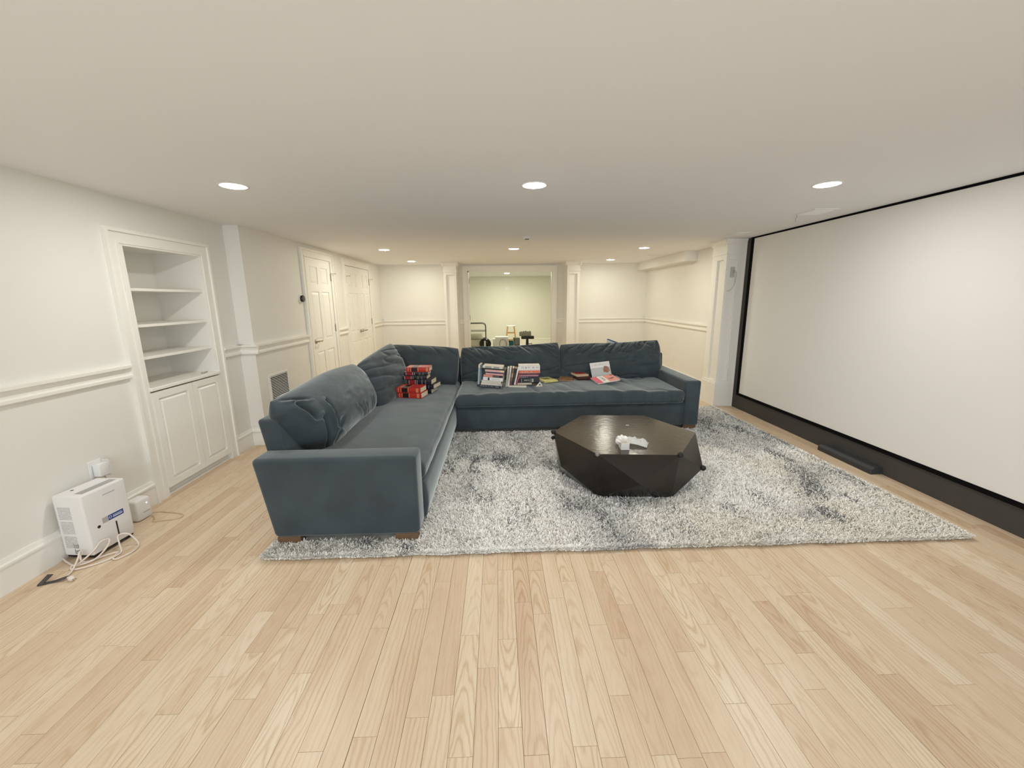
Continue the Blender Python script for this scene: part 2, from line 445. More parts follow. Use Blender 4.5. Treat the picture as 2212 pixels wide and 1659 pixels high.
def lever(root, x, z, dirx):
    m = MB().lathe([(0.030, 0), (0.030, -0.006), (0.024, -0.012), (0.011, -0.014), (0.011, -0.05), (0.013, -0.052)][::-1], (x, -0.012, z), 'y', 20)
    pts = bez([(x, -0.058, z), (x + dirx * 0.035, -0.062, z + 0.004), (x + dirx * 0.075, -0.060, z - 0.006), (x + dirx * 0.115, -0.055, z + 0.004)], 5)
    m.tube(pts, 0.0085, 8)
    return m.build('lever_handle', M_NICKEL, root)

def hinge(root, x, z, stop=0):
    m = MB().lathe([(0.007, -0.05), (0.007, 0.05)], (x, -0.016, z), 'z', 10).box(x - 0.014, x + 0.014, -0.0125, 0, z - 0.045, z + 0.045)
    m.lathe([(0.004, 0.05), (0.008, 0.056), (0.003, 0.062)], (x, -0.016, z), 'z', 8)
    if stop:
        m.tube([(x, -0.016, z + 0.058), (x + stop * 0.03, -0.05, z + 0.058), (x + stop * 0.065, -0.06, z + 0.058)], 0.004, 6)
        m.lathe([(0.008, 0), (0.008, 0.012)], (x + stop * 0.062, -0.06, z + 0.052), 'z', 8)
    return m.build('hinge', M_NICKEL, root)

d1 = empty('door_1', (XL2, D1a, 0), LEFT_RZ, 'six-panel white door with lever handle, nearer of the two on the left wall', kind='structure')
c = MB(); casing(c, 0, D1b - D1a, 2.115); c.build('casing', M_TRIM, d1)
L0, L1 = 5.487 - D1a, 6.243 - D1a
MB().box(0.1, D1b - D1a - 0.1, -0.0005, 0.002, 0, 2.02).build('door_gap', M_DARKHOLE, d1)
six_panel_leaf(d1, L0 - 0.03, L1 + 0.002, 0.012, 2.012)
lever(d1, 5.545 - D1a, 0.937, 1)
hinge(d1, L1 + 0.006, 1.79, 1); hinge(d1, L1 + 0.006, 1.07); hinge(d1, L1 + 0.006, 0.30)
d2 = empty('door_2', (XL2, D2a, 0), LEFT_RZ, 'pair of narrow six-panel white doors, farther on the left wall', kind='structure')
c = MB(); casing(c, 0, D2b - D2a, 2.118); c.build('casing', M_TRIM, d2)
a0, am, a1 = 6.852 - D2a, 7.448 - D2a, 8.062 - D2a
MB().box(0.1, D2b - D2a - 0.1, -0.0005, 0.002, 0, 2.02).build('door_gap', M_DARKHOLE, d2)
six_panel_leaf(d2, a0, am - 0.002, 0.012, 2.012)
six_panel_leaf(d2, am + 0.002, a1, 0.012, 2.012)
lever(d2, am - 0.065, 0.94, -1); lever(d2, am + 0.065, 0.94, 1)
for z, s in ((1.79, 1), (1.07, 0), (0.30, 0)):
    hinge(d2, a0 - 0.004, z, s); hinge(d2, a1 + 0.004, z, s)

# ------------------------------------------------------------------ opening in the back wall
d3 = empty('door_3', (OPX0 - 0.125, YB, 0), 0, 'wide white cased opening in the back wall', kind='structure')
ow = OPX1 - OPX0 + 0.23
c = MB(); casing(c, 0, ow, 2.135, 0.10); c.build('casing', M_TRIM, d3)
j = MB().box(0.103, 0.128, -0.004, 0.134, 0, OPZ).box(ow - 0.108, ow - 0.083, -0.004, 0.134, 0, OPZ).box(0.1, ow - 0.08, -0.004, 0.134, OPZ - 0.02, OPZ + 0.005)
j.build('jamb', M_TRIM, d3)
for z in (1.83, 1.08):
    MB().box(0.1245, 0.128, 0.03, 0.07, z - 0.05, z + 0.05).lathe([(0.007, -0.05), (0.007, 0.05)], (0.131, 0.028, z), 'z', 8).build('hinge', M_NICKEL, d3)
c = MB(); casing(c, 0.0, ow, 2.135, 0.10)
o = c.build('casing', M_TRIM, d3); o.location = (ow, 0.13, 0); o.rotation_euler = (0, 0, math.pi)

# ------------------------------------------------------------------ panelled columns
def panel_face(mb, x0, x1, z0, z1, px0, px1, pz0, pz1, y=0.0, d=0.012):
    """frame of four bars standing d proud of y (towards -y)"""
    mb.box(x0, px0, y - d, y, z0, z1).box(px1, x1, y - d, y, z0, z1)
    mb.box(px0, px1, y - d, y, z0, pz0).box(px0, px1, y - d, y, pz1, z1)
def column(name, cx, y0, y1, w, label, faces):
    root = empty(name, (cx, y0, 0), 0, label, kind='structure')
    h = w / 2; dd = y1 - y0
    core = MB().box(-h + 0.012, h - 0.012, 0.028, dd, 0, H)
    core.build('shaft', M_TRIM, root)
    f = MB()
    panel_face(f, -h, h, 0.28, 2.0, -h + 0.048, h - 0.048, 0.33, 1.935, 0.0285, 0.0285)
    f.box(-h, -h + 0.012, 0.0285, dd, 0.28, 2.0).box(h - 0.012, h, 0.0285, dd, 0.28, 2.0)
    for a_, b_ in ((-h + 0.048, -h + 0.060), (h - 0.060, h - 0.048)): f.box(a_, b_, 0.014, 0.0285, 0.331, 1.934)
    f.build('panel_frame', M_TRIM, root)
    b = MB().box(-h - 0.014, h + 0.014, -0.014, dd, 0, 0.295)
    b.prism([(0, 0.295), (0.014, 0.295), (0.003, 0.325), (0, 0.325)], lambda d, z, t: (-h + t * w, -d, z), 0, 1)
    b.build('plinth', M_TRIM, root)
    k = MB().box(-h - 0.014, h + 0.014, -0.014, dd, 1.985, 2.005).box(-h - 0.002, h + 0.002, -0.002, dd, 2.005, 2.11)
    k.prism([(0, 2.10), (0.004, 2.10), (0.016, 2.12), (0.034, 2.15), (0.040, 2.168), (0, 2.168)], lambda d, z, t: (-h - 0.036 + t * (w + 0.072), -d, z), 0, 1)
    for s in (-1, 1):
        k.prism([(0, 2.10), (0.004, 2.10), (0.016, 2.12), (0.034, 2.15), (0.040, 2.168), (0, 2.168)], lambda d, z, t: (s * (h + d), -0.036 + t * (dd + 0.036), z), 0, 1)
    k.build('capital', M_TRIM, root)
    return root
column('column', -0.915, 8.35, YB, 0.25, 'white panelled column left of the back opening', None)
column('column', 1.52, 8.35, YB, 0.25, 'white panelled column right of the back opening', None)

# corner column between the screen and the rear right wall: faces -x and -y
root = empty('column', (2.925, 5.342, 0), 0, 'white panelled column beside the projection screen', kind='structure')
CW, CD = XR - 2.925, 0.35
MB().box(0.024, CW, 0.024, CD, 0, H).build('shaft', M_TRIM, root)
f = MB(); panel_face(f, 0, CW, 0.31, 1.995, 0.035, 0.150, 0.35, 1.92, 0.0245, 0.0245)
f.box(0.140, 0.150, 0.012, 0.0245, 0.351, 1.919)
f.box(0, 0.0245, 0.0245, 0.065, 0.31, 1.995).box(0, 0.0245, 0.225, CD, 0.31, 1.995).box(0, 0.0245, 0.065, 0.225, 0.31, 0.35).box(0, 0.0245, 0.065, 0.225, 1.92, 1.995)
f.box(0.012, 0.0245, 0.065, 0.077, 0.351, 1.919).box(0.012, 0.0245, 0.213, 0.225, 0.351, 1.919)
f.build('panel_frame', M_TRIM, root)
MB().box(-0.014, CW, -0.014, CD + 0.014, 0, 0.31).box(-0.007, CW, -0.007, CD + 0.007, 0.31, 0.335).build('plinth', M_TRIM, root)
k = MB().box(-0.010, CW, -0.010, CD + 0.01, 1.985, 2.005).box(-0.002, CW, -0.002, CD, 2.005, 2.11)
PR = [(0, 2.10), (0.004, 2.10), (0.014, 2.12), (0.030, 2.15), (0.036, 2.168), (0, 2.168)]
k.prism(PR, lambda d, z, t: (-0.034 + t * (CW + 0.034), -d, z), 0, 1).prism(PR, lambda d, z, t: (-d, -0.034 + t * (CD + 0.06), z), 0, 1)
k.build('capital', M_TRIM, root)
MB().box(0.075, 0.130, 0.018, 0.0245, 1.70, 1.83).build('blank_plate', mat('greyed_plate', (0.55, 0.53, 0.50), 0.5), root)
w = MB().tube(bez([(0.115, 0.006, 1.77), (0.105, -0.02, 1.79), (0.128, -0.035, 1.76), (0.128, -0.03, 1.68), (0.118, -0.03, 1.60), (0.075, -0.025, 1.54), (0.035, -0.018, 1.53)], 6), 0.0028, 6)
w.tube([(0.100, -0.01, 1.75), (0.125, -0.03, 1.765)], 0.003, 6)
tag(w.build('speaker_wire', M_GREYPL, None), 'loose grey wire hanging from the plate on the column beside the screen', 'wire')
bpy.data.objects['speaker_wire'].location = (2.925, 5.352, 0)

# ------------------------------------------------------------------ built-in bookcase in the left wall
bc = empty('built_in_bookcase', (XL1, 2.905, 0), LEFT_RZ, 'white built-in bookcase with empty shelves above two panelled doors', 'bookcase')
o0, o1 = NY0 - 2.905, NY1 - 2.905
c = MB(); casing(c, 0, 3.892 - 2.905, 1.955, 0.095); c.build('casing', M_TRIM, bc)
cas = MB().box(o0, o1, ND, ND + 0.015, 0, NZ1 + 0.01).box(o0 - 0.015, o0, 0, ND, 0, NZ1 + 0.01).box(o1, o1 + 0.015, 0, ND, 0, NZ1 + 0.01).box(o0 - 0.015, o1 + 0.015, 0, ND, NZ1, NZ1 + 0.015)
cas.box(o0, o1, 0, ND, 0, 0.012).box(o0 - 0.03, o0 + 0.002, -0.015, 0.0, 0, NZ1).box(o1 - 0.002, o1 + 0.02, -0.015, 0, 0, NZ1).box(o0, o1, -0.015, 0, NZ1 - 0.02, NZ1 + 0.02)
cas.build('carcass', M_TRIM, bc)
for z in (1.565, 1.307, 1.073):
    box_obj('shelf', M_TRIM, bc, o0 + 0.001, o1 - 0.001, 0.012, ND, z - 0.02, z, 0.002)
box_obj('counter', M_TRIM, bc, o0 - 0.004, o1 + 0.006, -0.030, ND, 0.822, 0.848, 0.004)
box_obj('toe_kick', M_TRIM, bc, o0, o1, 0.02, 0.035, 0.0, 0.075)
for a, b in ((o0 + 0.003, 3.434 - 2.905), (3.438 - 2.905, o1 + 0.002)):
    z0, z1, s = 0.066, 0.812, 0.052
    t = MB().box(a, b, -0.005, 0.012, z0, z1)
    t.box(a, a + s, -0.022, 0, z0, z1).box(b - s, b, -0.022, 0, z0, z1).box(a + s, b - s, -0.022, 0, z0, z0 + s).box(a + s, b - s, -0.022, 0, z1 - s, z1)
    dr = t.build('cabinet_door', M_TRIM, bc)
    MB().frustum(a + s + 0.004, b - s - 0.004, z0 + s + 0.004, z1 - s - 0.004, -0.004, -0.021, 0.022).build('raised_panel', M_TRIM, dr)
pin = MB().lathe([(0.012, 0), (0.014, 0.004), (0.012, 0.010)], (0, 0, 0), 'z', 12).tube([(0.0, 0.012, 0.006), (0.0, 0.045, 0.007), (0.0, 0.055, 0.010)], 0.004, 6)
o = pin.build('door_catch', mat('grey_metal_catch', (0.4, 0.37, 0.32), 0.4, 0.6)); o.location = (XL1 - 0.03, 3.655, 0.848)
tag(o, 'small grey metal catch lying on the bookcase counter', 'hardware')

# ------------------------------------------------------------------ projection screen on the dark wall
SY0, SY1, SZ0, SZ1 = 1.62, 5.165, 0.215, 2.150
ps = empty('projection_screen', (XR, 0, 0), 0, 'huge white fixed projection screen with black velvet border', 'screen')
box_obj('screen_fabric', M_SCREEN, ps, -0.011, -0.004, SY0, SY1, SZ0, SZ1)
fr = MB()
for (y0, y1, z0, z1) in ((SY0 - 0.06, SY0, SZ0 - 0.035, SZ1 + 0.018), (SY1, SY1 + 0.06, SZ0 - 0.035, SZ1 + 0.018), (SY0, SY1, SZ0 - 0.035, SZ0), (SY0, SY1, SZ1, SZ1 + 0.018)):
    fr.box(-0.014, -0.001, y0, y1, z0, z1)
fr.build('border', M_VELVET_BLACK, ps)
sb = MB().box(-0.10, -0.002, 3.08, 3.66, 0.0, 0.040).prism([(-0.10, 0.040), (-0.002, 0.040), (-0.002, 0.062), (-0.075, 0.062)], lambda u, v, t: (u, 3.08 + 0.58 * t, v), 0, 1)
o = sb.build('floor_register', mat('dark_register', (0.035, 0.036, 0.038), 0.6), None, 0.004, 1); o.location = (XR, 0, 0)
tag(o, 'low dark grey toe-kick register on the floor under the screen', 'register')

# ------------------------------------------------------------------ planks
PW = 0.08275
GAPX = -0.5194
JOINTS = [(-6.67, 1.97), (-9.31, 1.85), (-7.6, 1.76), (-2.55, 1.72), (0.48, 1.85), (1.55, 1.74), (2.49, 1.93), (5.63, 1.9), (6.45, 2.01), (4.57, 1.57), (6.36, 1.54), (-0.49, 1.63), (-4.46, 1.73), (-5.7, 1.65), (-8.6, 1.62), (-6.53, 1.52), (-3.56, 1.41), (3.58, 1.29), (2.51, 1.21), (0.53, 1.15), (-1.52, 1.11), (-10.57, 1.66), (-1.51, 2.08), (-7.38, 1.41), (6.3, 1.16), (10.7, 1.9), (9.65, 1.78), (7.61, 1.76), (8.63, 1.68), (13.74, 1.72), (12.71, 1.52), (17.9, 1.58), (16.82, 1.92), (18.87, 1.85), (15.63, 1.44), (11.67, 1.26), (16.8, 1.21), (14.7, 1.05), (12.69, 1.05), (21.85, 1.71), (22.92, 1.9), (23.8, 1.74), (22.9, 1.52), (21.74, 1.41), (19.1, 1.2), (20.85, 1.25), (19.95, 2.03), (14.65, 2.12), (20.83, 1.9), (10.62, 1.05)]
known = {}
for r_, y_ in JOINTS:
    known.setdefault(int(math.floor(r_ * 0.0815 / PW + 1e-6)), []).append(y_)
planks = []
r0 = int(math.floor((XL1 - GAPX) / PW)); r1 = int(math.ceil((XR - GAPX) / PW))
for r in range(r0, r1):
    xa = max(GAPX + r * PW, XL1); xb = min(GAPX + (r + 1) * PW, XR)
    if xb - xa < 0.01: continue
    ks = sorted(known.get(r, []))
    ys = list(ks) if ks else [random.uniform(0.9, 2.4)]
    while ys[0] > YF: ys.insert(0, ys[0] - random.choice((0.35, 0.5, 0.65, 0.8, 1.0, 1.25, 1.45)) * random.uniform(0.9, 1.1))
    while ys[-1] < YB + 0.13: ys.append(ys[-1] + random.choice((0.35, 0.5, 0.65, 0.8, 1.0, 1.25, 1.45)) * random.uniform(0.9, 1.1))
    ys[0] = YF; ys[-1] = YB + 0.13
    for ya, yb in zip(ys[:-1], ys[1:]):
        planks.append((r, xa, xb, ya, yb))
def proj(x, y, z):
    c = RCAM @ np.array([x, y, z - CAM_H])
    return None if c[2] < 0.05 else (c[0] / c[2] * FPX + 1106, c[1] / c[2] * FPX + 829.5)
HID = [(-1.37, 2.82, 2.2, 5.25), (-2.42, 3.165, 5.3, 9.0)]
def seen_area(p):
    _, xa, xb, ya, yb = p
    n = max(2, int((yb - ya) / 0.08)); hit = 0.0
    for k in range(n):
        y = ya + (k + 0.5) / n * (yb - ya); x = (xa + xb) / 2
        q = proj(x, y, 0)
        if q is None or not (0 < q[0] < 2212 and 0 < q[1] < 1659): continue
        if any(a < x < b and c < y < d for a, b, c, d in HID): continue
        hit += 1.0 / (y * y * y) * (yb - ya) / n
    return hit
areas = [seen_area(p) for p in planks]
order = sorted(range(len(planks)), key=lambda i: -areas[i])
single = set(i for i in order[:300] if areas[i] > 0)
def plank_mesh(mb, pd, p):
    r, xa, xb, ya, yb = p
    g = 0.0005
    gl = 0.0011 if r == 0 else g
    gr = 0.0011 if r == -1 else g
    if r == 23: gl = 0.0009
    zt = random.uniform(-0.0004, 0.0004)
    c = 0.0006
    x0, x1, y0, y1 = xa + gl, xb - gr, ya + g, yb - g
    mb.add([(x0, y0, -0.012), (x1, y0, -0.012), (x1, y1, -0.012), (x0, y1, -0.012), (x0, y0, zt - c), (x1, y0, zt - c), (x1, y1, zt - c), (x0, y1, zt - c),
            (x0 + c, y0 + c, zt), (x1 - c, y0 + c, zt), (x1 - c, y1 - c, zt), (x0 + c, y1 - c, zt)],
           [(0, 1, 5, 4), (1, 2, 6, 5), (2, 3, 7, 6), (3, 0, 4, 7), (4, 5, 9, 8), (5, 6, 10, 9), (6, 7, 11, 10), (7, 4, 8, 11), (8, 9, 10, 11)])
    t = min(1, max(0, random.gauss(0.5, 0.30)))
    pd += [(t, (xa + xb) / 2, random.random())] * 12
def finish_plank(mb, pd, name):
    me = bpy.data.meshes.new(name); me.from_pydata(mb.v, [], mb.f)
    a = me.attributes.new('pdat', 'FLOAT_VECTOR', 'POINT'); a.data.foreach_set('vector', np.array(pd, dtype=np.float32).ravel())
    me.materials.append(M_FLOOR)
    return link(bpy.data.objects.new(name, me), FLOOR)
rest = MB(); restd = []
for i, p in enumerate(planks):
    if i in single:
        mb = MB(); pd = []; plank_mesh(mb, pd, p); finish_plank(mb, pd, 'plank')
    else:
        plank_mesh(rest, restd, p)
finish_plank(rest, restd, 'far_planks')['kind'] = 'stuff'

# ------------------------------------------------------------------ recessed lights
def lamp(x, y, spec, label, n):
    root = empty('recessed_light', (x, y, H), 0, label, 'ceiling light', 'recessed ceiling lights')
    MB().lathe([(0.0665, 0.0), (0.0665, -0.004), (0.085, -0.003), (0.087, 0.0)], (0, 0, 0), 'z', 32).build('trim_ring', M_WHITE, root)
    key = 'lamp_lens_%s' % n
    ml = bpy.data.materials.get(key) or emat(key, spec[1], spec[0])
    vs = [(0.066 * math.cos(2 * math.pi * k / 32), 0.066 * math.sin(2 * math.pi * k / 32), -0.0045) for k in range(32)]
    me = MB(); me.add(vs, [tuple(range(32))[::-1]])
    o = me.build('lens', ml, root)
    # build() recalculates normals; a lone disc must face down
    if o.data.polygons[0].normal.z > 0: o.data.flip_normals()
lamp(-1.629, 2.82, LAMP_NEAR, 'glowing recessed ceiling light above the left sofa arm, in the nearest row', 'near')
lamp(0.251, 2.82, LAMP_NEAR, 'glowing recessed ceiling light in the middle of the nearest row', 'near')
lamp(2.168, 2.82, LAMP_NEAR, 'glowing recessed ceiling light near the projection screen, in the nearest row', 'near')
lamp(-1.60, 6.205, LAMP_MID, 'glowing recessed ceiling light in front of the double doors, left of the second row', 'mid')
lamp(0.257, 6.205, LAMP_MID, 'glowing recessed ceiling light in the middle of the second row', 'mid')
lamp(2.157, 6.205, LAMP_MID, 'glowing recessed ceiling light beside the far ceiling vent, right of the second row', 'mid')
lamp(-1.584, 8.04, LAMP_FAR, 'small glowing recessed ceiling light by the back wall, left of the left column', 'far')
lamp(2.162, 8.04, LAMP_FAR, 'small glowing recessed ceiling light by the back wall, right of the right column', 'far')
lamp(0.289, 11.92, LAMP_ROOM, 'small glowing recessed ceiling light seen through the back opening', 'room')
for x, w_ in ((-1.63, 'on the bookcase side'), (0.25, 'in its middle'), (2.17, 'on the screen side')):
    lamp(x, -0.56, LAMP_BEHIND, 'recessed ceiling light of the row behind the camera, ' + w_, 'behind')

# ------------------------------------------------------------------ ceiling fittings
def vent(x0, x1, y0, y1, label, n, along='x', skew=0.0):
    root = empty('ceiling_vent', ((x0 + x1) / 2, (y0 + y1) / 2, H), skew, label, 'vent', 'ceiling vents')
    w, d = (x1 - x0) / 2, (y1 - y0) / 2
    f = MB().box(-w, w, -d, -d + 0.022, -0.006, 0).box(-w, w, d - 0.022, d, -0.006, 0).box(-w, -w + 0.022, -d + 0.022, d - 0.022, -0.006, 0).box(w - 0.022, w, -d + 0.022, d - 0.022, -0.006, 0)
    f.build('frame', M_WHITE, root)
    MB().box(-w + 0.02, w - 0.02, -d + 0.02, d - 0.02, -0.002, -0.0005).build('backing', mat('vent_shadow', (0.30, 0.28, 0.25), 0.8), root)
    proto = None
    for k in range(n):
        y = -d + 0.03 + (k + 0.5) / n * (2 * d - 0.06)
        if proto is None:
            s = MB(); s.add([(-w + 0.022, -0.010, -0.001), (w - 0.022, -0.010, -0.001), (w - 0.022, 0.008, -0.012), (-w + 0.022, 0.008, -0.012),
                             (-w + 0.022, -0.008, 0.0005), (w - 0.022, -0.008, 0.0005), (w - 0.022, 0.010, -0.0105), (-w + 0.022, 0.010, -0.0105)],
                            [(0, 1, 2, 3), (7, 6, 5, 4), (0, 4, 5, 1), (2, 6, 7, 3), (1, 5, 6, 2), (3, 7, 4, 0)])
            proto = s.build('slat', M_WHITE, root); proto.location = (0, y, 0)
        else:
            o = proto.copy(); link(o, root); o.location = (0, y, 0)
vent(2.66, 2.88, 3.56, 3.81, 'white ceiling vent nearest the camera, above the screen', 6)
vent(2.72, 2.885, 4.80, 5.04, 'white ceiling vent above the column beside the screen', 6)
vent(2.64, 2.84, 7.13, 7.41, 'white ceiling vent beside the soffit at the far right', 7)
hk = MB().tube(bez([(0, 0, 0.0), (0.004, 0.0, -0.02), (-0.005, 0.005, -0.04), (0.004, 0.006, -0.06)], 5), 0.003, 6)
o = hk.build('ceiling_hook', M_GREYPL); o.location = (2.68, 3.80, H - 0.004); tag(o, 'thin grey wire hook hanging at the nearest ceiling vent', 'hook')
sd = empty('ceiling_sensor', (0.362, 5.067, H), 0, 'small white domed ceiling sensor with two dark openings', 'sensor')
MB().lathe([(0.050, 0), (0.052, -0.006), (0.044, -0.016), (0.030, -0.022), (0.004, -0.024)], (0, 0, 0), 'z', 24).build('dome', M_WHITE, sd)
for dx in (-0.011, 0.012):
    MB().lathe([(0.009, -0.019), (0.010, -0.028), (0.006, -0.030)], (dx, -0.012, 0), 'z', 12).build('opening', M_DARKHOLE, sd)

# ------------------------------------------------------------------ wall fittings
def outlet(loc, rz, label, w=0.072, h=0.115, name='wall_outlet', dark=True, mt=None):
    root = empty(name, loc, rz, label, 'outlet')
    MB().box(-w / 2, w / 2, -0.006, 0, -h / 2, h / 2).build('cover_plate', mt or M_WHITE, root, 0.002)
    for z in (0.022, -0.022):
        MB().box(-0.016, 0.016, -0.008, -0.005, z - 0.014, z + 0.014).build('receptacle', M_WHITE, root, 0.002)
    return root
outlet((XL2, 4.967, 0.40), LEFT_RZ, 'white wall outlet between the grille and the nearer door')
outlet((XR, 7.285, 0.405), math.radians(-90), 'white wall outlet on the right rear wall beyond the sofa')
outlet((1.942, YB, 0.45), 0, 'white wall outlet low on the back wall, right of the column')
outlet((0.228, FY, 0.43), 0, 'white wall outlet in the far room beside the wooden stool')
outlet((1.551, FY, 0.40), 0, 'white wall outlet in the far room near the right jamb')
sw = empty('light_switch', (XL2, 8.29, 1.2), LEFT_RZ, 'white light switch beside the far double doors', 'switch')
MB().box(-0.036, 0.036, -0.006, 0, -0.058, 0.058).build('cover_plate', M_WHITE, sw, 0.002)
MB().box(-0.015, 0.015, -0.010, -0.005, -0.032, 0.032).build('rocker', M_WHITE, sw, 0.002)
fv = empty('wall_vent', (0.336, FY, 1.80), 0, 'small white square plate high on the far room wall', 'plate')
MB().box(-0.06, 0.06, -0.008, 0, -0.06, 0.06).build('cover_plate', M_WHITE, fv, 0.003)
MB().box(-0.018, 0.018, -0.012, -0.007, -0.018, 0.018).build('toggle', M_WHITE, fv, 0.003)
th = empty('thermostat', (XL2, 5.275, 1.492), LEFT_RZ, 'round black thermostat on a white wall ring beside the door', 'thermostat')
MB().lathe([(0.058, 0), (0.058, -0.006), (0.050, -0.010)][::-1], (0, 0, 0), 'y', 32).build('wall_ring', M_WHITE, th)
MB().lathe([(0.040, -0.009), (0.042, -0.028), (0.036, -0.034)][::-1], (0, 0, 0), 'y', 32).build('dial', mat('thermostat_black', (0.012, 0.009, 0.007), 0.12), th)
# return-air grille
gy0, gy1, gz0, gz1 = 4.338, 4.752, 0.21, 0.700
gr = empty('return_air_grille', (XL2, gy0, gz0), LEFT_RZ, 'white louvred return-air grille low on the left wall', 'grille')
gw, gh = gy1 - gy0, gz1 - gz0
MB().box(0, gw, -0.007, 0, 0, 0.022).box(0, gw, -0.007, 0, gh - 0.022, gh).box(0, 0.030, -0.007, 0, 0.022, gh - 0.022).box(gw - 0.022, gw, -0.007, 0, 0.022, gh - 0.022).build('frame', M_WHITE, gr)
MB().box(0.02, gw - 0.02, -0.0012, -0.0004, 0.02, gh - 0.02).build('duct_shadow', M_DARKHOLE, gr)
proto = None
NS = 26
for k in range(NS):
    z = 0.022 + (k + 0.5) / NS * (gh - 0.044)
    if proto is None:
        s = MB().prism([(-0.0020, 0.0010), (-0.0075, -0.0030), (-0.0080, -0.0020), (-0.0025, 0.0020)], lambda y, zz, t: (0.028 + t * (gw - 0.048), y, zz), 0, 1)
        proto = s.build('slat', M_WHITE, gr); proto.location = (0, 0, z)
    else:
        o = proto.copy(); link(o, gr); o.location = (0, 0, z)

# ------------------------------------------------------------------ soft shapes
def axis_pts(lo, hi, r, res):
    n = max(1, int(round((hi - lo - 2 * r) / res)))
    a = [lo + r * (1 - math.cos(t * math.pi / 8)) for t in range(0, 4)]
    a += [lo + r + (hi - lo - 2 * r) * k / n for k in range(n + 1)]
    a += [hi - r * (1 - math.cos(t * math.pi / 8)) for t in (3, 2, 1, 0)]
    return np.array(a)

def rbox(name, m, parent, x0, x1, y0, y1, z0, z1, r, res=0.05, fn=None):
    """rounded, finely divided box; fn deforms an (n, 3) array"""
    lo = np.array([x0, y0, z0]); hi = np.array([x1, y1, z1])
    AX = [axis_pts(lo[i], hi[i], r, res) for i in range(3)]
    idx = {}; P = []; F = []
    def vid(key):
        if key not in idx:
            idx[key] = len(P); P.append((AX[0][key[0]], AX[1][key[1]], AX[2][key[2]]))
        return idx[key]
    N = [len(a) for a in AX]
    for ax in range(3):
        b, c = [(1, 2), (2, 0), (0, 1)][ax]
        for side in (0, N[ax] - 1):
            for i in range(N[b] - 1):
                for j in range(N[c] - 1):
                    q = []
                    for di, dj in ((0, 0), (1, 0), (1, 1), (0, 1)):
                        k = [0, 0, 0]; k[ax] = side; k[b] = i + di; k[c] = j + dj
                        q.append(vid(tuple(k)))
                    F.append(q if side else q[::-1])
    P = np.array(P)
    C = np.clip(P, lo + r, hi - r); D = P - C
    n = np.linalg.norm(D, axis=1, keepdims=True); n[n == 0] = 1
    P = C + D / n * r
    if fn is not None: P = fn(P)
    me = bpy.data.meshes.new(name); me.from_pydata(P.tolist(), [], F)
    me.polygons.foreach_set('use_smooth', [True] * len(F)); me.materials.append(m)
    return link(bpy.data.objects.new(name, me), parent)

def ridge(a): return 1.0 - np.abs(2 * a - 1)

def cushion(name, w, h, t, M, fn=None, nu=110, nv=64, pu=7.0, pv=5.0, parent=None, m=None, puff=0.3, rnd=0.22, warp=None):
    """soft pillow: x width, z height, face towards -y; fn(u, v, side) -> extra outward displacement"""
    u = np.sin(np.linspace(-1, 1, nu) * math.pi / 2 * 0.92) / math.sin(math.pi / 2 * 0.92)
    v = np.sin(np.linspace(-1, 1, nv) * math.pi / 2 * 0.92) / math.sin(math.pi / 2 * 0.92)
    U, V = np.meshgrid(u, v, indexing='ij')
    X = w / 2 * U * np.sqrt(1 - rnd * V ** 4 / 2); Z = h / 2 * V * np.sqrt(1 - rnd * U ** 4 / 2)
    T = t / 2 * np.clip(1 - np.abs(U) ** pu, 0, 1) ** 0.5 * np.clip(1 - np.abs(V) ** pv, 0, 1) ** 0.5
    T = T * (1 - puff + puff * (1 - U ** 2) * (1 - V ** 2))
    rim = np.clip((1 - np.abs(U)) * 12, 0, 1) * np.clip((1 - np.abs(V)) * 12, 0, 1)
    verts = []
    for side in (-1, 1):
        d = fn(U, V, side) * rim if fn is not None else 0
        Y = side * (T + d)
        Q = [X, Y, Z] if warp is None else warp(X, Y, Z, U, V)
        verts.append(np.stack(Q, -1).reshape(-1, 3))
    P = np.concatenate(verts); F = []
    off = nu * nv
    for s in range(2):
        for i in range(nu - 1):
            for j in range(nv - 1):
                a = s * off + i * nv + j
                q = (a, a + nv, a + nv + 1, a + 1)
                F.append(q if s == 0 else q[::-1])
    # boundary vertices of both sheets coincide: reuse the front ones
    mp = np.arange(len(P))
    I, J = np.meshgrid(np.arange(nu), np.arange(nv), indexing='ij')
    bd = ((I == 0) | (I == nu - 1) | (J == 0) | (J == nv - 1)).reshape(-1)
    mp[off:][bd] = np.arange(off)[bd]
    F = [tuple(int(mp[k]) for k in f) for f in F]
    used = sorted(set(k for f in F for k in f)); rm = {k: i for i, k in enumerate(used)}
    P = P[used]; F = [tuple(rm[k] for k in f) for f in F]
    me = bpy.data.meshes.new(name); me.from_pydata(P.tolist(), [], F)
    me.polygons.foreach_set('use_smooth', [True] * len(F)); me.materials.append(m or M_VELVET)
    o = bpy.data.objects.new(name, me); o.matrix_world = M
    link(o, parent)
    return o

def fold(U, V, segs):
    """sharp creases along segments in (u, v): (u0, v0, u1, v1, depth, width)"""
    out = np.zeros_like(U)
    for u0, v0, u1, v1, dp, wd in segs:
        du, dv = u1 - u0, v1 - v0
        tt = np.clip(((U - u0) * du + (V - v0) * dv) / (du * du + dv * dv), 0, 1)
        dx = U - (u0 + tt * du); dy = V - (v0 + tt * dv)
        dist = np.sqrt(dx * dx + dy * dy); taper = np.sin(np.clip(tt * 0.9 + 0.05, 0, 1) * math.pi) ** 0.5
        sgn = (dx * dv - dy * du) / math.hypot(du, dv)
        out += taper * (-dp * np.exp(-(dist / wd) ** 2) + 0.8 * dp * np.exp(-((dist - 1.7 * wd) / (wd * 1.1)) ** 2) * (sgn > 0))
    return out

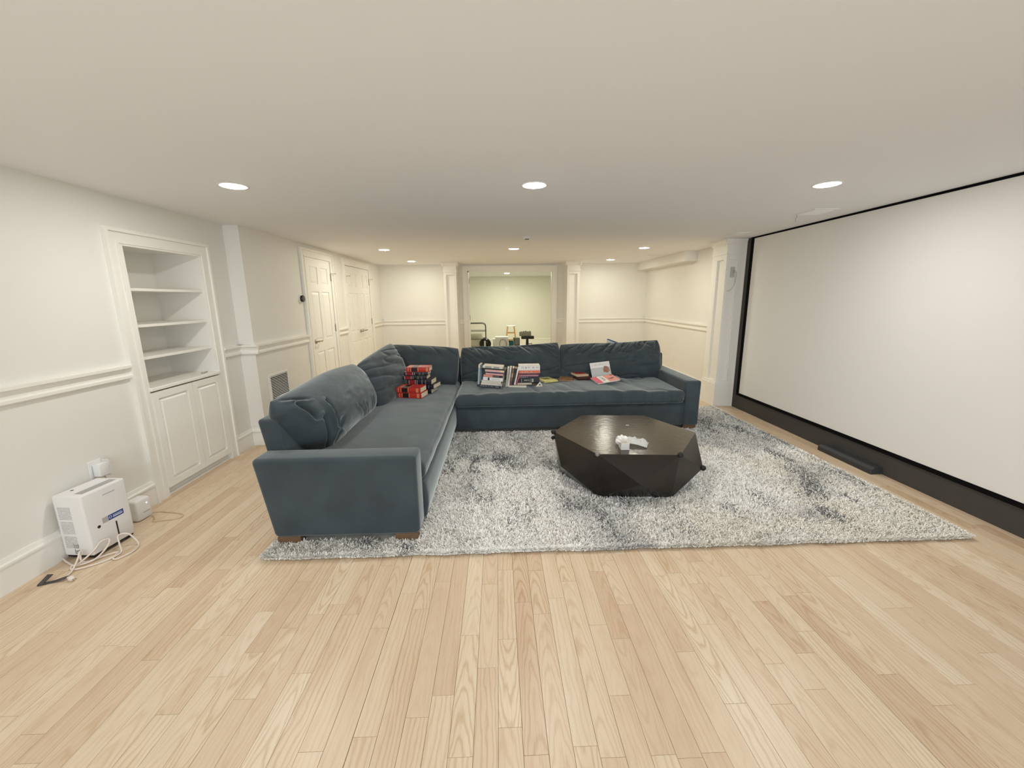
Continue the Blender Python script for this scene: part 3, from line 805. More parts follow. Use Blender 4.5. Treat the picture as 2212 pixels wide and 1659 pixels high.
# ------------------------------------------------------------------ shag rug
RX0, RX1, RY0, RY1 = -1.365, 2.845, 2.165, 5.255
rug = empty('shag_rug', (0, 0, 0), 0, 'large cream and grey shag rug under the sofas and the coffee table', 'rug')
M_RUG = bpy.data.materials.new('shag_pile'); M_RUG.use_nodes = True
_nt = M_RUG.node_tree; _b = _nt.nodes['Principled BSDF']; _a = _nt.nodes.new('ShaderNodeAttribute'); _a.attribute_name = 'pile'
_nt.links.new(_a.outputs['Color'], _b.inputs['Base Color']); _b.inputs['Roughness'].default_value = 0.8; _b.inputs['Specular IOR Level'].default_value = 0.2
box_obj('rug_backing', mat('rug_backing', (0.80, 0.78, 0.72), 0.9), rug, RX0 + 0.01, RX1 - 0.01, RY0 + 0.012, RY1 - 0.01, 0.0008, 0.012)
SOFA_FOOT = [(-1.33, -0.50, 2.32, 5.3), (-0.50, 2.17, 4.36, 5.3)]
def rug_colour(x, y):
    big = fbm(x * 1.1 + 3.1, y * 0.8 + 7.7, 3, 3)
    st = fbm(x * 9.0, y * 2.6, 11, 3)
    mid = fbm(x * 3.0, y * 2.0, 5, 3)
    blobs = [(-0.05, 3.60, 0.34, 0.20, 1.0), (0.25, 3.42, 0.28, 0.14, 0.8), (-0.35, 3.30, 0.22, 0.30, 0.75), (-0.30, 2.85, 0.30, 0.35, 0.55), (2.60, 3.75, 0.22, 0.42, 0.7), (2.45, 2.80, 0.22, 0.30, 0.95),
             (2.15, 2.48, 0.16, 0.14, 0.8), (1.64, 2.55, 0.08, 0.12, 0.9), (2.45, 4.15, 0.22, 0.35, 0.75), (2.62, 3.15, 0.18, 0.35, 0.7), (-0.90, 2.31, 0.30, 0.10, 0.8), (-0.55, 2.20, 0.08, 0.05, 0.9),
             (0.35, 4.0, 0.35, 0.2, 0.35), (0.9, 2.45, 0.3, 0.2, 0.3), (2.0, 2.75, 0.25, 0.3, 0.45), (0.35, 2.6, 0.35, 0.28, 0.30)]
    g = np.zeros_like(x)
    for bx, by, sx, sy, a in blobs:
        g = np.maximum(g, a * np.exp(-(((x - bx) / sx) ** 2 + ((y - by) / sy) ** 2)))
    whites = [(1.95, 3.45, 0.42, 0.30), (1.75, 2.85, 0.3, 0.2), (0.6, 3.9, 0.25, 0.2), (1.2, 2.35, 0.6, 0.16), (2.65, 2.3, 0.25, 0.15), (-1.15, 2.2, 0.25, 0.1)]
    wt = np.zeros_like(x)
    for bx, by, sx, sy in whites:
        wt = np.maximum(wt, np.exp(-(((x - bx) / sx) ** 2 + ((y - by) / sy) ** 2)))
    grey = np.clip((big - 0.43) * 3.4 + (mid - 0.5) * 2.2 + g * 0.9 - wt * 0.8, 0, 1)
    dark = np.clip((st - 0.60 + 0.22 * g - 0.10 * wt) * 4.5, 0, 0.9) * np.clip(0.15 + g * 0.95 + (big - 0.5) * 0.8, 0, 1)
    return grey, dark
def make_rug():
    n = 230000
    x = RNG.uniform(RX0, RX1, n); y = RY0 + (RY1 - RY0) * RNG.uniform(0, 1, n) ** 1.35
    keep = np.ones(n, bool)
    for a, b, c, d in SOFA_FOOT: keep &= ~((x > a) & (x < b) & (y > c) & (y < d))
    keep &= ~(((x - 1.03) ** 2 + (y - 3.22) ** 2) < 0.40 ** 2)
    x = x[keep]; y = y[keep]
    # fringe along the near, left and right edges
    k = 9000
    ex = np.concatenate([RNG.uniform(RX0, RX1, k), np.full(k // 3, RX0) + RNG.normal(0, 0.004, k // 3), np.full(k, RX1) + RNG.normal(0, 0.004, k)])
    ey = np.concatenate([np.full(k, RY0) + RNG.normal(0, 0.004, k), RNG.uniform(RY0, 2.5, k // 3), RNG.uniform(RY0, RY1, k)])
    ey = ey + 0.006 * (fbm(ex * 6, ex * 0, 21) - 0.5) * 4 * (np.abs(ey - RY0) < 0.02)
    x = np.concatenate([x, ex]); y = np.concatenate([y, ey])
    n = len(x)
    far = np.clip((y - 2.2) / 3.0, 0, 1)
    w = RNG.uniform(0.0045, 0.008, n) * (1 + 0.5 * far); ln = RNG.uniform(0.020, 0.034, n)
    th = RNG.uniform(0, 2 * math.pi, n)
    ca = fbm(x * 28, y * 28, 31, 2) * 4 * math.pi
    a = np.where(RNG.random(n) < 0.6, ca, th)
    lean = RNG.uniform(0.55, 1.35, n)
    dx, dy = np.cos(a), np.sin(a)
    px, py = -np.sin(th), np.cos(th)
    hgt = 0.85 + 0.4 * fbm(x * 14, y * 14, 41, 2)
    P = np.zeros((n, 6, 3))
    for k_, (s, hz, ww) in enumerate(((0.0, 0.0, 1.0), (0.40, 0.62, 1.0), (1.0, 0.95, 0.55))):
        cx = x + dx * ln * lean * 0.75 * s; cy = y + dy * ln * lean * 0.75 * s
        cz = 0.006 + hz * ln * np.sqrt(np.clip(1.15 - 0.6 * lean, 0.25, 1)) * hgt
        for q, sg in enumerate((-1, 1)):
            P[:, k_ * 2 + q, 0] = cx + sg * px * w * ww * 0.5
            P[:, k_ * 2 + q, 1] = cy + sg * py * w * ww * 0.5
            P[:, k_ * 2 + q, 2] = cz
    V = P.reshape(-1, 3)
    base = (np.arange(n) * 6)[:, None]
    q = np.array([[0, 1, 3, 2], [2, 3, 5, 4]])
    Fq = (base[:, None, :] + q[None]).reshape(-1)
    me = bpy.data.meshes.new('pile')
    me.vertices.add(len(V)); me.vertices.foreach_set('co', V.astype(np.float32).ravel())
    me.loops.add(len(Fq)); me.loops.foreach_set('vertex_index', Fq.astype(np.int32))
    nf = len(Fq) // 4
    me.polygons.add(nf); me.polygons.foreach_set('loop_start', (np.arange(nf) * 4).astype(np.int32))
    me.polygons.foreach_set('use_smooth', np.ones(nf, bool))
    me.update(calc_edges=True)
    grey, dark = rug_colour(x, y)
    warm = np.clip((fbm(x * 1.7 + 40, y * 1.3, 77, 3) - 0.45) * 3, 0, 1)[:, None] * 0.55
    cream = np.array(RUG_CREAM) * (1 - warm) + np.array((0.86, 0.80, 0.69)) * warm; gcol = np.array(RUG_GREY); dcol = np.array(RUG_DARK)
    jit = RNG.random(n)
    gm = np.clip(grey + (jit - 0.5) * 0.7, 0, 1)[:, None] * 0.80
    dm = (RNG.random(n) < dark * 0.85)[:, None].astype(float)
    col = cream * (1 - gm) + gcol * gm
    col = col * (1 - dm) + dcol * dm
    col = col * (0.90 + 0.16 * RNG.random(n))[:, None]
    C = np.ones((n, 6, 4)); C[:, :, :3] = col[:, None, :]
    at = me.color_attributes.new('pile', 'FLOAT_COLOR', 'POINT')
    at.data.foreach_set('color', C.astype(np.float32).ravel())
    me.materials.append(M_RUG)
    o = link(bpy.data.objects.new('pile', me), rug); o['kind'] = 'stuff'
RUG_CREAM = (0.97, 0.955, 0.915); RUG_GREY = (0.60, 0.595, 0.58); RUG_DARK = (0.20, 0.205, 0.21)
make_rug()

# ------------------------------------------------------------------ sofas
def flare_x(P):
    Q = P.copy(); k = np.clip((P[:, 2] - 0.06), 0, 1)
    Q[:, 0] -= 0.165 * k * np.clip((-0.70 - P[:, 0]) / 0.6, 0, 1); return Q
sl = empty('sofa', (0, 0, 0), 0, 'blue-grey velvet sofa section running away from the camera, arm end nearest', 'sofa', 'two halves of the L-shaped velvet sofa')
rbox('arm', M_VELVET, sl, -1.373, -0.497, 2.297, 2.480, 0.056, 0.560, 0.030, 0.08, flare_x)
def back_l(P):
    Q = P.copy(); k = np.clip((P[:, 2] - 0.06), 0, 1); Q[:, 0] -= 0.165 * k; return Q
rbox('back_frame', M_VELVET, sl, -1.373, -1.245, 2.472, 5.40, 0.056, 0.752, 0.022, 0.12, back_l)
rbox('base', M_VELVET, sl, -1.26, -0.485, 2.47, 5.40, 0.058, 0.318, 0.03, 0.06,
     lambda P: P + np.stack([0.018 * np.sin(np.clip((P[:, 2] - 0.06) / 0.26, 0, 1) * math.pi) * (P[:, 0] > -0.6), 0 * P[:, 0], 0 * P[:, 0]], -1))
def seat_l(P):
    Q = P.copy()
    top = np.clip((P[:, 2] - 0.36) / 0.09, 0, 1)
    Q[:, 2] += top * (0.014 * np.sin(np.clip((P[:, 0] + 1.28) / 0.79, 0, 1) * math.pi) + 0.012 * (fbm(P[:, 0] * 3, P[:, 1] * 3, 51) - 0.5))
    fr = np.clip((P[:, 0] + 0.60) / 0.1, 0, 1)
    Q[:, 0] += fr * 0.016 * (fbm(P[:, 1] * 4, P[:, 2] * 10, 52) - 0.5)
    Q[:, 2] -= fr * top * 0.012
    return Q
rbox('seat_cushion', M_VELVET, sl, -1.28, -0.482, 2.484, 5.20, 0.316, 0.452, 0.050, 0.035, seat_l)
rbox('back_frame', M_VELVET, sl, -1.40, -0.485, 5.265, 5.40, 0.32, 0.735, 0.022, 0.12)
for x0, y0 in ((-0.652, 2.305), (-1.36, 2.305), (-0.66, 5.25), (-1.36, 5.25)):
    box_obj('leg', M_LEGWOOD, sl, x0, x0 + 0.14, y0, y0 + 0.06, 0.0125, 0.060, 0.004)

sr = empty('sofa', (0, 0, 0), 0, 'blue-grey velvet sofa section across the room, with books along its seat', 'sofa', 'two halves of the L-shaped velvet sofa')
rbox('base', M_VELVET, sr, -0.462, 2.05, 4.328, 5.40, 0.066, 0.320, 0.015, 0.1)
rbox('arm', M_VELVET, sr, 2.038, 2.202, 4.302, 5.40, 0.066, 0.566, 0.022, 0.08,
     lambda P: P + np.stack([0.02 * np.clip(P[:, 2] - 0.3, 0, 1) * (P[:, 0] > 2.1), 0 * P[:, 0], 0 * P[:, 0]], -1))
def back_r(P):
    Q = P.copy(); k = np.clip((P[:, 2] - 0.06), 0, 1); Q[:, 1] += 0.12 * k; return Q
rbox('back_frame', M_VELVET, sr, -0.47, 2.19, 5.29, 5.41, 0.066, 0.738, 0.022, 0.12, back_r)
def seat_r(P):
    Q = P.copy(); x, y, z = P[:, 0], P[:, 1], P[:, 2]
    top = np.clip((z - 0.36) / 0.09, 0, 1); fr = np.clip((4.40 - y) / 0.1, 0, 1)
    Q[:, 2] += top * (0.018 * np.sin(np.clip((x + 0.47) / 2.5, 0, 1) * math.pi) + 0.012 * (fbm(x * 2.2, y * 3, 61) - 0.5))
    wr = ridge(vnoise(x * 7.0 + 1.5 * y, y * 1.3, 62)) ** 6
    Q[:, 2] -= top * 0.016 * wr
    wv = ridge(vnoise(x * 13.0, z * 2.0, 63)) ** 5
    wv2 = ridge(vnoise(x * 26.0, z * 3.0, 64)) ** 5
    Q[:, 1] += fr * (0.013 * wv + 0.007 * wv2) * np.clip((x - 0.1) / 0.8, 0.15, 1)
    Q[:, 2] += top * fr * 0.004
    return Q
rbox('seat_cushion', M_VELVET, sr, -0.466, 2.032, 4.272, 5.28, 0.322, 0.458, 0.045, 0.016, seat_r)
for x0, y0 in ((2.05, 4.33), (-0.44, 4.50), (2.05, 5.33), (-0.44, 5.33)):
    box_obj('leg', M_LEGWOOD, sr, x0, x0 + 0.14, y0, y0 + 0.06, 0.0125, 0.070, 0.004)

# ------------------------------------------------------------------ loose back cushions
def place(c, rz=0.0, rx=0.0, ry=0.0):
    return Matrix.Translation(c) @ Matrix.Rotation(rz, 4, 'Z') @ Matrix.Rotation(rx, 4, 'X') @ Matrix.Rotation(ry, 4, 'Y')
D2R = math.radians
CG = 'loose velvet back cushions on the sofa'
def warp1(X, Y, Z, U, V):
    k = np.clip((-U - 0.35) / 0.65, 0, 1) ** 1.6
    low = np.clip((0.55 - V) / 1.55, 0, 1)
    return [X + 0.24 * k * low - 0.03 * k * (1 - low), Y + 0.04 * k * low, Z - 0.012 * k * np.clip(V, 0, 1) + 0.008 * np.sin(U * 4 + 1)]
def w_left1(U, V, s):
    d = 0.020 * (fbm(U * 2, V * 2, 71) - 0.5)
    if s < 0:
        d = d + fold(U, V, [(-0.52, 0.35, -0.56, -0.50, 0.038, 0.030), (-0.84, 0.70, -0.80, 0.0, 0.035, 0.035), (-0.70, 0.0, -0.86, -0.85, 0.036, 0.04), (-0.40, -0.35, -0.62, -0.85, 0.022, 0.05),
                            (0.05, -0.35, 0.30, -0.85, 0.018, 0.03), (0.30, -0.45, 0.45, -0.9, 0.016, 0.03), (-0.45, -0.55, -0.20, -0.9, 0.014, 0.05), (0.62, -0.4, 0.70, -0.9, 0.012, 0.03), (-0.93, 0.9, -0.70, 0.60, 0.02, 0.03)])
    return d
o = cushion('back_cushion', 1.50, 0.50, 0.34, place((-1.315, 3.235, 0.655), D2R(90), D2R(-22), D2R(0)), w_left1, nu=190, nv=90, pu=8, pv=3.0, warp=warp1)
tag(o, 'biggest slouching velvet back cushion, nearest the camera on the left sofa', 'cushion', CG)
def w_left2(U, V, s):
    d = 0.016 * (fbm(U * 2, V * 2, 72) - 0.5)
    r = ridge(vnoise(U * 1.3 - V * 0.9 + 5, V * 5.5 + U * 2.4, 73)) ** 4
    return d - 0.042 * r * np.clip(0.75 - np.abs(V - 0.25) * 0.7, 0, 1) * (s < 0)
o = cushion('back_cushion', 0.98, 0.53, 0.24, place((-1.195, 4.36, 0.685), D2R(82), D2R(-20), D2R(-7)), w_left2, nu=110, nv=80, pu=6, pv=4)
tag(o, 'wrinkled velvet back cushion behind the biggest one, lit paler on its face', 'cushion', CG)
def w_corner(U, V, s):
    return 0.02 * (fbm(U * 2, V * 2, 74) - 0.5) - 0.030 * ridge(vnoise(U * 3.5 + 2.0 * V, V * 1.2, 75)) ** 5 * np.clip(V - 0.1, 0, 1)
o = cushion('back_cushion', 0.90, 0.50, 0.26, place((-0.935, 5.03, 0.675), D2R(0), D2R(-24), D2R(4)), w_corner, pu=9, pv=4)
tag(o, 'dark velvet back cushion in the sofa corner behind the red books', 'cushion', CG)
def w_top(seed, sgn):
    def f(U, V, s):
        d = 0.024 * (fbm(U * 2.5, V * 2, seed) - 0.5)
        m = np.clip((V + 0.15) * 1.3, 0, 1)
        r = ridge(vnoise(U * 6.5 + sgn * V * 2.6, V * 1.3 + 3, seed + 1)) ** 5
        r3 = ridge(vnoise(U * 12.0 + sgn * V * 5.0 + 9, V * 2.0, seed + 5)) ** 6
        r2 = ridge(vnoise(U * 2.5 - V * 1.5, V * 3.5, seed + 2)) ** 5
        return d - 0.040 * r * m - 0.020 * r3 * m - 0.026 * r2 * np.clip(0.6 - V, 0, 1)
    return f
def warp_slump(sgn, amt):
    def f(X, Y, Z, U, V):
        return [X, Y, Z + amt * sgn * U * np.abs(U) * np.clip(V + 0.4, 0, 1) - 0.012 * np.cos(U * 2.2) * np.clip(V, 0, 1)]
    return f
o = cushion('back_cushion', 1.275, 0.50, 0.30, place((0.158, 5.205, 0.640), D2R(0), D2R(-15), D2R(-0.8)), w_top(81, 1), nu=190, nv=100, pu=10, pv=3.6, rnd=0.16, warp=warp_slump(1, 0.018))
tag(o, 'velvet back cushion behind the two rows of upright and stacked books', 'cushion', CG)
o = cushion('back_cushion', 1.315, 0.51, 0.32, place((1.436, 5.200, 0.655), D2R(-1), D2R(-15), D2R(-0.6)), w_top(91, -1), nu=190, nv=100, pu=8, pv=3.4, rnd=0.20, warp=warp_slump(1, 0.016))
tag(o, 'velvet back cushion beside the right arm, behind the pink and white magazines', 'cushion', CG)

# ------------------------------------------------------------------ faceted coffee table
TC = (1.030, 3.225); TA = [174.8, 234.8, 294.8, 354.8, 54.8, 114.8]
ct = empty('coffee_table', (*TC, 0.0), 0, 'faceted dark espresso hexagonal coffee table on the rug', 'table')
def ring(R, z, off=0.0): return [(R * math.cos(D2R(a + off)), R * math.sin(D2R(a + off)), z) for a in TA]
TT, TM, TB = ring(0.580, 0.367), ring(0.618, 0.190, 30), ring(0.525, 0.0135)
b = MB(); vs = TT + TM + TB; fs = []
for i in range(6):
    k = (i + 1) % 6
    fs.append((i, k, 6 + i)); fs.append((k, 6 + i, 12 + k)); fs.append((k, 12 + k, 6 + k)); fs.append((6 + i, 12 + i, 12 + k))
fs.append(tuple(range(12, 18)))
b.add(vs, fs); b.build('faceted_base', M_ESPRESSO, ct)
b = MB(); t2 = [(x, y, 0.3685) for x, y, z in TT]
b.add([(x * 1.001, y * 1.001, 0.3625) for x, y, z in TT] + t2, [tuple(range(6))[::-1], tuple(range(6, 12))] + [(i, (i + 1) % 6, 6 + (i + 1) % 6, 6 + i) for i in range(6)])
M_TOP = mat('espresso_table_top', (0.040, 0.027, 0.018), 0.20, spec=0.5, var=0.25, vscale=7, bump=0.6, bscale=26)
b.build('table_top', M_TOP, ct)
M_GUARD = mat('black_rubber', (0.006, 0.006, 0.006), 0.6)
M_GUARDC = mat('clear_grey_guard', (0.22, 0.20, 0.18), 0.25)
for i, (p, mt) in enumerate(((TT[0], M_GUARD), (TT[2], M_GUARD), (TM[2], M_GUARD), (TT[1], M_GUARDC), ((TT[0][0] - 0.004, TT[0][1], 0.315), M_GUARD))):
    s = 0.021 if i < 3 else 0.016
    g = MB().lathe([(s * math.sin(math.pi * k / 8) + 0.0005, -s * math.cos(math.pi * k / 8)) for k in range(9)], p, 'z', 14)
    o = g.build('corner_guard', mt, ct)
    if i == 3: o['label'] = 'clear corner guard'

# things on the coffee table
TZ = 0.3685
cb = empty('small_carton', (0.918, 2.850, TZ), D2R(-3), 'small opened white carton with a printed end, on the coffee table', 'box')
M_CARD = mat('white_card', (0.84, 0.80, 0.75), 0.6)
cm = MB().box(-0.030, 0.030, -0.032, -0.0305, 0, 0.052).box(-0.030, -0.0285, -0.032, 0.05, 0, 0.052).box(0.0285, 0.030, -0.032, 0.05, 0, 0.052).box(-0.030, 0.030, -0.032, 0.05, 0, 0.0015).box(-0.030, 0.030, 0.0485, 0.05, 0, 0.052)
cm.build('carton_body', M_CARD, cb)
MB().add([(-0.030, -0.030, 0.0522), (-0.030, 0.045, 0.0522), (-0.052, 0.05, 0.058), (-0.050, -0.01, 0.058), (-0.030, -0.030, 0.0535), (-0.030, 0.045, 0.0535), (-0.052, 0.05, 0.0593), (-0.050, -0.01, 0.0593)],
         [(0, 1, 2, 3), (7, 6, 5, 4), (0, 4, 5, 1), (1, 5, 6, 2), (2, 6, 7, 3), (3, 7, 4, 0)]).build('flap', M_CARD, cb)
MB().box(-0.026, 0.026, -0.0326, -0.0319, 0.006, 0.046).build('printed_label', print_mat('carton_print', (0.80, 0.77, 0.73), (0.45, 0.42, 0.40), 420, 110, 0.6), cb)
def blob(name, c, R, seed, m, amp, parent=None, n=28):
    vs = []; fs = []
    for i in range(n + 1):
        a = math.pi * i / n
        for j in range(2 * n):
            p = 2 * math.pi * j / (2 * n)
            d = np.array([math.sin(a) * math.cos(p), math.sin(a) * math.sin(p), math.cos(a)])
            q = float(fbm(d[0] * 2.3 + d[2] * 1.7 + seed, d[1] * 2.3 - d[2] * 1.1, seed, 4))
            f_ = 1 + amp * (abs(2 * q - 1) * 2 - 0.5)
            v = d * f_ * np.array(R); v[2] = max(v[2], -R[2] * 0.75)
            vs.append(v)
    for i in range(n):
        for j in range(2 * n):
            k = (j + 1) % (2 * n)
            fs.append((i * 2 * n + j, (i + 1) * 2 * n + j, (i + 1) * 2 * n + k, i * 2 * n + k))
    me = MB().add(vs, fs, True)
    o = me.build(name, m, parent); o.location = c
    return o
o = blob('foam_wrap', (0.935, 2.955, TZ + 0.027), (0.044, 0.042, 0.036), 3, mat('white_foam', (0.86, 0.84, 0.80), 0.8), 0.35)
tag(o, 'crumpled white foam wrap behind the small carton', 'packaging')
M_BAG = bpy.data.materials.new('clear_plastic_film'); M_BAG.use_nodes = True
_nt = M_BAG.node_tree; _b = _nt.nodes['Principled BSDF']
_b.inputs['Base Color'].default_value = (0.82, 0.82, 0.80, 1); _b.inputs['Roughness'].default_value = 0.15; _b.inputs['Alpha'].default_value = 0.50
def bag(name, c, rz, w, d, hgt, seed, m):
    n, k = 40, 26; vs = []; fs = []
    for s in (0, 1):
        for i in range(n + 1):
            for j in range(k + 1):
                u = i / n * 2 - 1; v = j / k * 2 - 1
                e = (1 - u ** 4) * (1 - v ** 4)
                cr = abs(2 * float(fbm(u * 2.4 + seed, v * 2.0 + s * 9, seed, 3)) - 1)
                z = 0.006 + 0.4 * hgt * (1 - u * 0.35) * max(0, 1 - u * u) + (hgt * (0.35 + 1.0 * cr) * e ** 0.7 if s else 0.0)
                vs.append((u * w / 2, v * d / 2 * (1 - 0.15 * u + 0.12 * math.sin(3 * u + seed)), z))
    q = (n + 1) * (k + 1)
    for s in (0, 1):
        for i in range(n):
            for j in range(k):
                a = s * q + i * (k + 1) + j
                f_ = (a, a + k + 1, a + k + 2, a + 1); fs.append(f_ if s else f_[::-1])
    o = MB().add(vs, fs, True).build(name, m)
    o.location = c; o.rotation_euler = (0, 0, rz)
    return o
tag(bag('plastic_bag', (1.020, 2.935, TZ + 0.001), D2R(-26), 0.200, 0.125, 0.036, 5, M_BAG), 'crumpled clear plastic bag beside the small carton on the coffee table', 'bag')
tag(MB().box(-0.014, 0.014, -0.005, 0.005, 0, 0.0012).build('paper_scrap', M_CARD, None, 0, 1, (1.117, 3.41, TZ)), 'tiny white paper scrap alone on the coffee table top', 'paper')

# ------------------------------------------------------------------ books
def cmat(name, col, rough=0.45): return mat(name, col, rough)
RED = cmat('red_binding', (0.46, 0.025, 0.015), 0.4); NAVY = cmat('navy_binding', (0.010, 0.013, 0.024), 0.35)
BLKB = cmat('black_binding', (0.012, 0.012, 0.013), 0.4); LBLK = cmat('black_title_label', (0.010, 0.006, 0.005), 0.4)
GOLD = cmat('gold_tooling', (0.55, 0.22, 0.10), 0.4); LRED = cmat('dark_red_title_label', (0.22, 0.008, 0.010), 0.4)
PALE = cmat('pale_rule', (0.62, 0.56, 0.50), 0.5); TOOL = cmat('dull_tooling', (0.10, 0.105, 0.11), 0.5)
def book(label, L, D, T, cover, M, group, pages=M_PAGES, bands=(), soft=False, marks=None):
    root = bpy.data.objects.new('book', None); root.empty_display_size = 0.03
    COL.objects.link(root); root.matrix_world = M
    tag(root, label, 'book', group)
    b = 0.0015 if soft else 0.003; o = 0.0 if soft else 0.004
    c = MB().box(0, L, 0.0, D, 0, b).box(0, L, 0.0, D, T - b, T)
    c.prism([(0.004, 0), (0.0006, 0.10 * T), (-0.002, 0.5 * T), (0.0006, 0.90 * T), (0.004, T), (0.006, T), (0.006, 0)] if not soft else [(0, 0), (0, T), (0.003, T), (0.003, 0)],
            lambda y, z, t: (t * L, y, z), 0, 1)
    c.build('cover', cover, root)
    MB().box(o, L - o, 0.005, D - o, b, T - b).build('page_block', pages, root)
    for x0, x1, m_, wrap in bands:
        s = MB().box(x0, x1, -0.0028, 0.001, T * 0.10, T * 0.90)
        if wrap: s.box(x0, x1, -0.001, D * wrap, T - 0.0005, T + 0.0006)
        s.build('spine_band', m_, root)
    if marks:
        x0, x1, zc, hh, m_ = marks
        s = MB(); x = x0; rr = random.Random(int(L * 1e5))
        while x < x1:
            w_ = rr.uniform(0.4, 1.0) * hh
            if rr.random() < 0.85:
                s.box(x, x + w_ * 0.35, -0.003, 0.001, zc - hh / 2, zc + hh / 2)
                if rr.random() < 0.6: s.box(x, x + w_, -0.003, 0.001, zc + rr.choice((-1, 0, 1)) * hh * 0.38 - hh * 0.1, zc + rr.choice((-1, 0, 1)) * hh * 0.0 + hh * 0.12)
            x += w_ + hh * 0.35
        s.build('spine_lettering', m_, root)
    return root
def bm_(c, rz=0, ry=0, rx=0): return Matrix.Translation(c) @ Matrix.Rotation(D2R(rz), 4, 'Z') @ Matrix.Rotation(D2R(ry), 4, 'Y') @ Matrix.Rotation(D2R(rx), 4, 'X')
G1 = 'leather-bound books stacked on the left sofa'
redb = [(0.020, 0.028, GOLD, 0.9), (0.048, 0.055, GOLD, 0.9), (0.060, 0.122, LBLK, 0.85), (0.127, 0.134, GOLD, 0.9), (0.215, 0.240, GOLD, 0)]
SZ = 0.4665
book('thick red bound book at the bottom of the front stack', 0.262, 0.185, 0.055, RED, bm_((-1.052, 4.205, SZ), -13), G1, bands=redb)
book('thick red bound book lying on the bottom red one', 0.262, 0.180, 0.054, RED, bm_((-1.060, 4.198, SZ + 0.0565), -11), G1, bands=redb)
nb = [(0.020, 0.024, PALE, 0), (0.024, 0.092, LRED, 0), (0.092, 0.096, PALE, 0), (0.112, 0.115, PALE, 0), (0.160, 0.175, TOOL, 0), (0.200, 0.212, TOOL, 0)]
z = SZ
specs = [(0.050, NAVY, -0.985, 4.405, -10, 'navy bound book lowest in the rear stack, mostly hidden', nb, 0.262, 0.20),
         (0.050, NAVY, -0.955, 4.425, -14, 'navy bound book second from the bottom of the rear stack, jutting out', nb, 0.262, 0.21),
         (0.056, NAVY, -0.988, 4.395, -9, 'thick navy bound book with a dark red label, above the two red ones', nb, 0.270, 0.19),
         (0.042, BLKB, -1.030, 4.385, -4, 'black bound book third from the top, red label at its left end', nb, 0.262, 0.18),
         (0.040, BLKB, -1.015, 4.395, -3, 'black bound book directly under the topmost red one', nb, 0.256, 0.18),
         (0.050, RED, -0.990, 4.385, -3, 'red bound book with black bands on the very top of the stack', redb, 0.250, 0.17)]
for t, cv, x, y, rz, lab, bd, L_, D_ in specs:
    book(lab, L_, D_, t - 0.001, cv, bm_((x, y, z), rz), G1, bands=bd); z += t

G2 = 'books stacked along the sofa across the room'
CREAM = cmat('cream_cover', (0.74, 0.68, 0.56)); WHITEC = cmat('white_cover', (0.82, 0.80, 0.76)); SALM = cmat('salmon_cover', (0.70, 0.27, 0.20))
PINKC = cmat('pink_cover', (0.78, 0.42, 0.40)); NAVYC = cmat('dark_navy_cover', (0.018, 0.022, 0.040)); BLKC = cmat('black_cover', (0.014, 0.014, 0.016))
BLUEG = cmat('pale_blue_grey_cover', (0.36, 0.43, 0.46)); TEALC = cmat('dusty_blue_cover', (0.16, 0.27, 0.34)); ORNG = cmat('orange_red_band', (0.75, 0.16, 0.06))
PLUM = cmat('plum_cover', (0.13, 0.035, 0.055)); MAUVE = cmat('mauve_band', (0.50, 0.22, 0.24)); CRIM = cmat('crimson_cover', (0.42, 0.015, 0.035))
BRN = cmat('brown_cover', (0.17, 0.10, 0.055)); YEL = cmat('pale_yellow_band', (0.80, 0.66, 0.32)); INK = cmat('dark_ink', (0.05, 0.05, 0.05)); WINK = cmat('white_ink', (0.75, 0.74, 0.70))
BEIGE = cmat('beige_cover', (0.58, 0.50, 0.40)); GREYC = cmat('grey_picture_band', (0.35, 0.36, 0.32))
BASE = bm_((-0.247, 4.600, 0.487), -8, 4.0)
def at(dx, dz, dy=0.0, ry=0.0): return BASE @ Matrix.Translation((dx, dy, dz)) @ Matrix.Rotation(D2R(ry), 4, 'Y')
z = 0.0
rowA = [(0.026, 0.275, 0.000, NAVYC, 'dark navy book with white lettering at the bottom of the left pile', [], (0.04, 0.25, 0.013, 0.009, WINK)),
        (0.024, 0.238, 0.043, CREAM, 'cream paperback lying just above the dark navy one', [], (0.19, 0.23, 0.012, 0.006, INK)),
        (0.030, 0.220, 0.050, CREAM, 'cream paperback second above the navy one, slightly shorter', [], (0.05, 0.2, 0.015, 0.005, GREYC)),
        (0.040, 0.226, 0.066, WHITEC, 'thick white book with a black block on its spine', [(0.055, 0.073, BLKC, 0)], (0.10, 0.19, 0.02, 0.006, GREYC)),
        (0.027, 0.220, 0.070, SALM, 'salmon book whose spine turns black at the right', [(0.105, 0.220, BLKC, 0)], (0.11, 0.17, 0.014, 0.008, WINK)),
        (0.020, 0.195, 0.095, PINKC, 'thin pink book sandwiched above the salmon and black one', [(0.0, 0.02, BEIGE, 0)], (0.03, 0.18, 0.01, 0.004, SALM)),
        (0.013, 0.190, 0.105, cmat('royal_navy_cover', (0.025, 0.03, 0.12)), 'thin royal navy book under the pink and yellow one', [], None),
        (0.027, 0.215, 0.085, PINKC, 'pink book whose spine ends in pale yellow', [(0.17, 0.213, YEL, 0), (0.0, 0.03, BEIGE, 0)], (0.05, 0.16, 0.014, 0.006, CREAM)),
        (0.014, 0.272, 0.040, BLKC, 'thin long black book second from the top of the left pile', [], None),
        (0.025, 0.225, 0.055, CREAM, 'cream book with grey picture bands topping the left pile', [(0.03, 0.10, GREYC, 0), (0.125, 0.19, GREYC, 0)], None)]
for t, L_, dx, cv, lab, bd, mk in rowA:
    book(lab, L_, 0.16, t - 0.0008, cv, at(dx, z, 0.0), G2, pages=M_PAGESW, bands=bd, soft=True, marks=mk); z += t
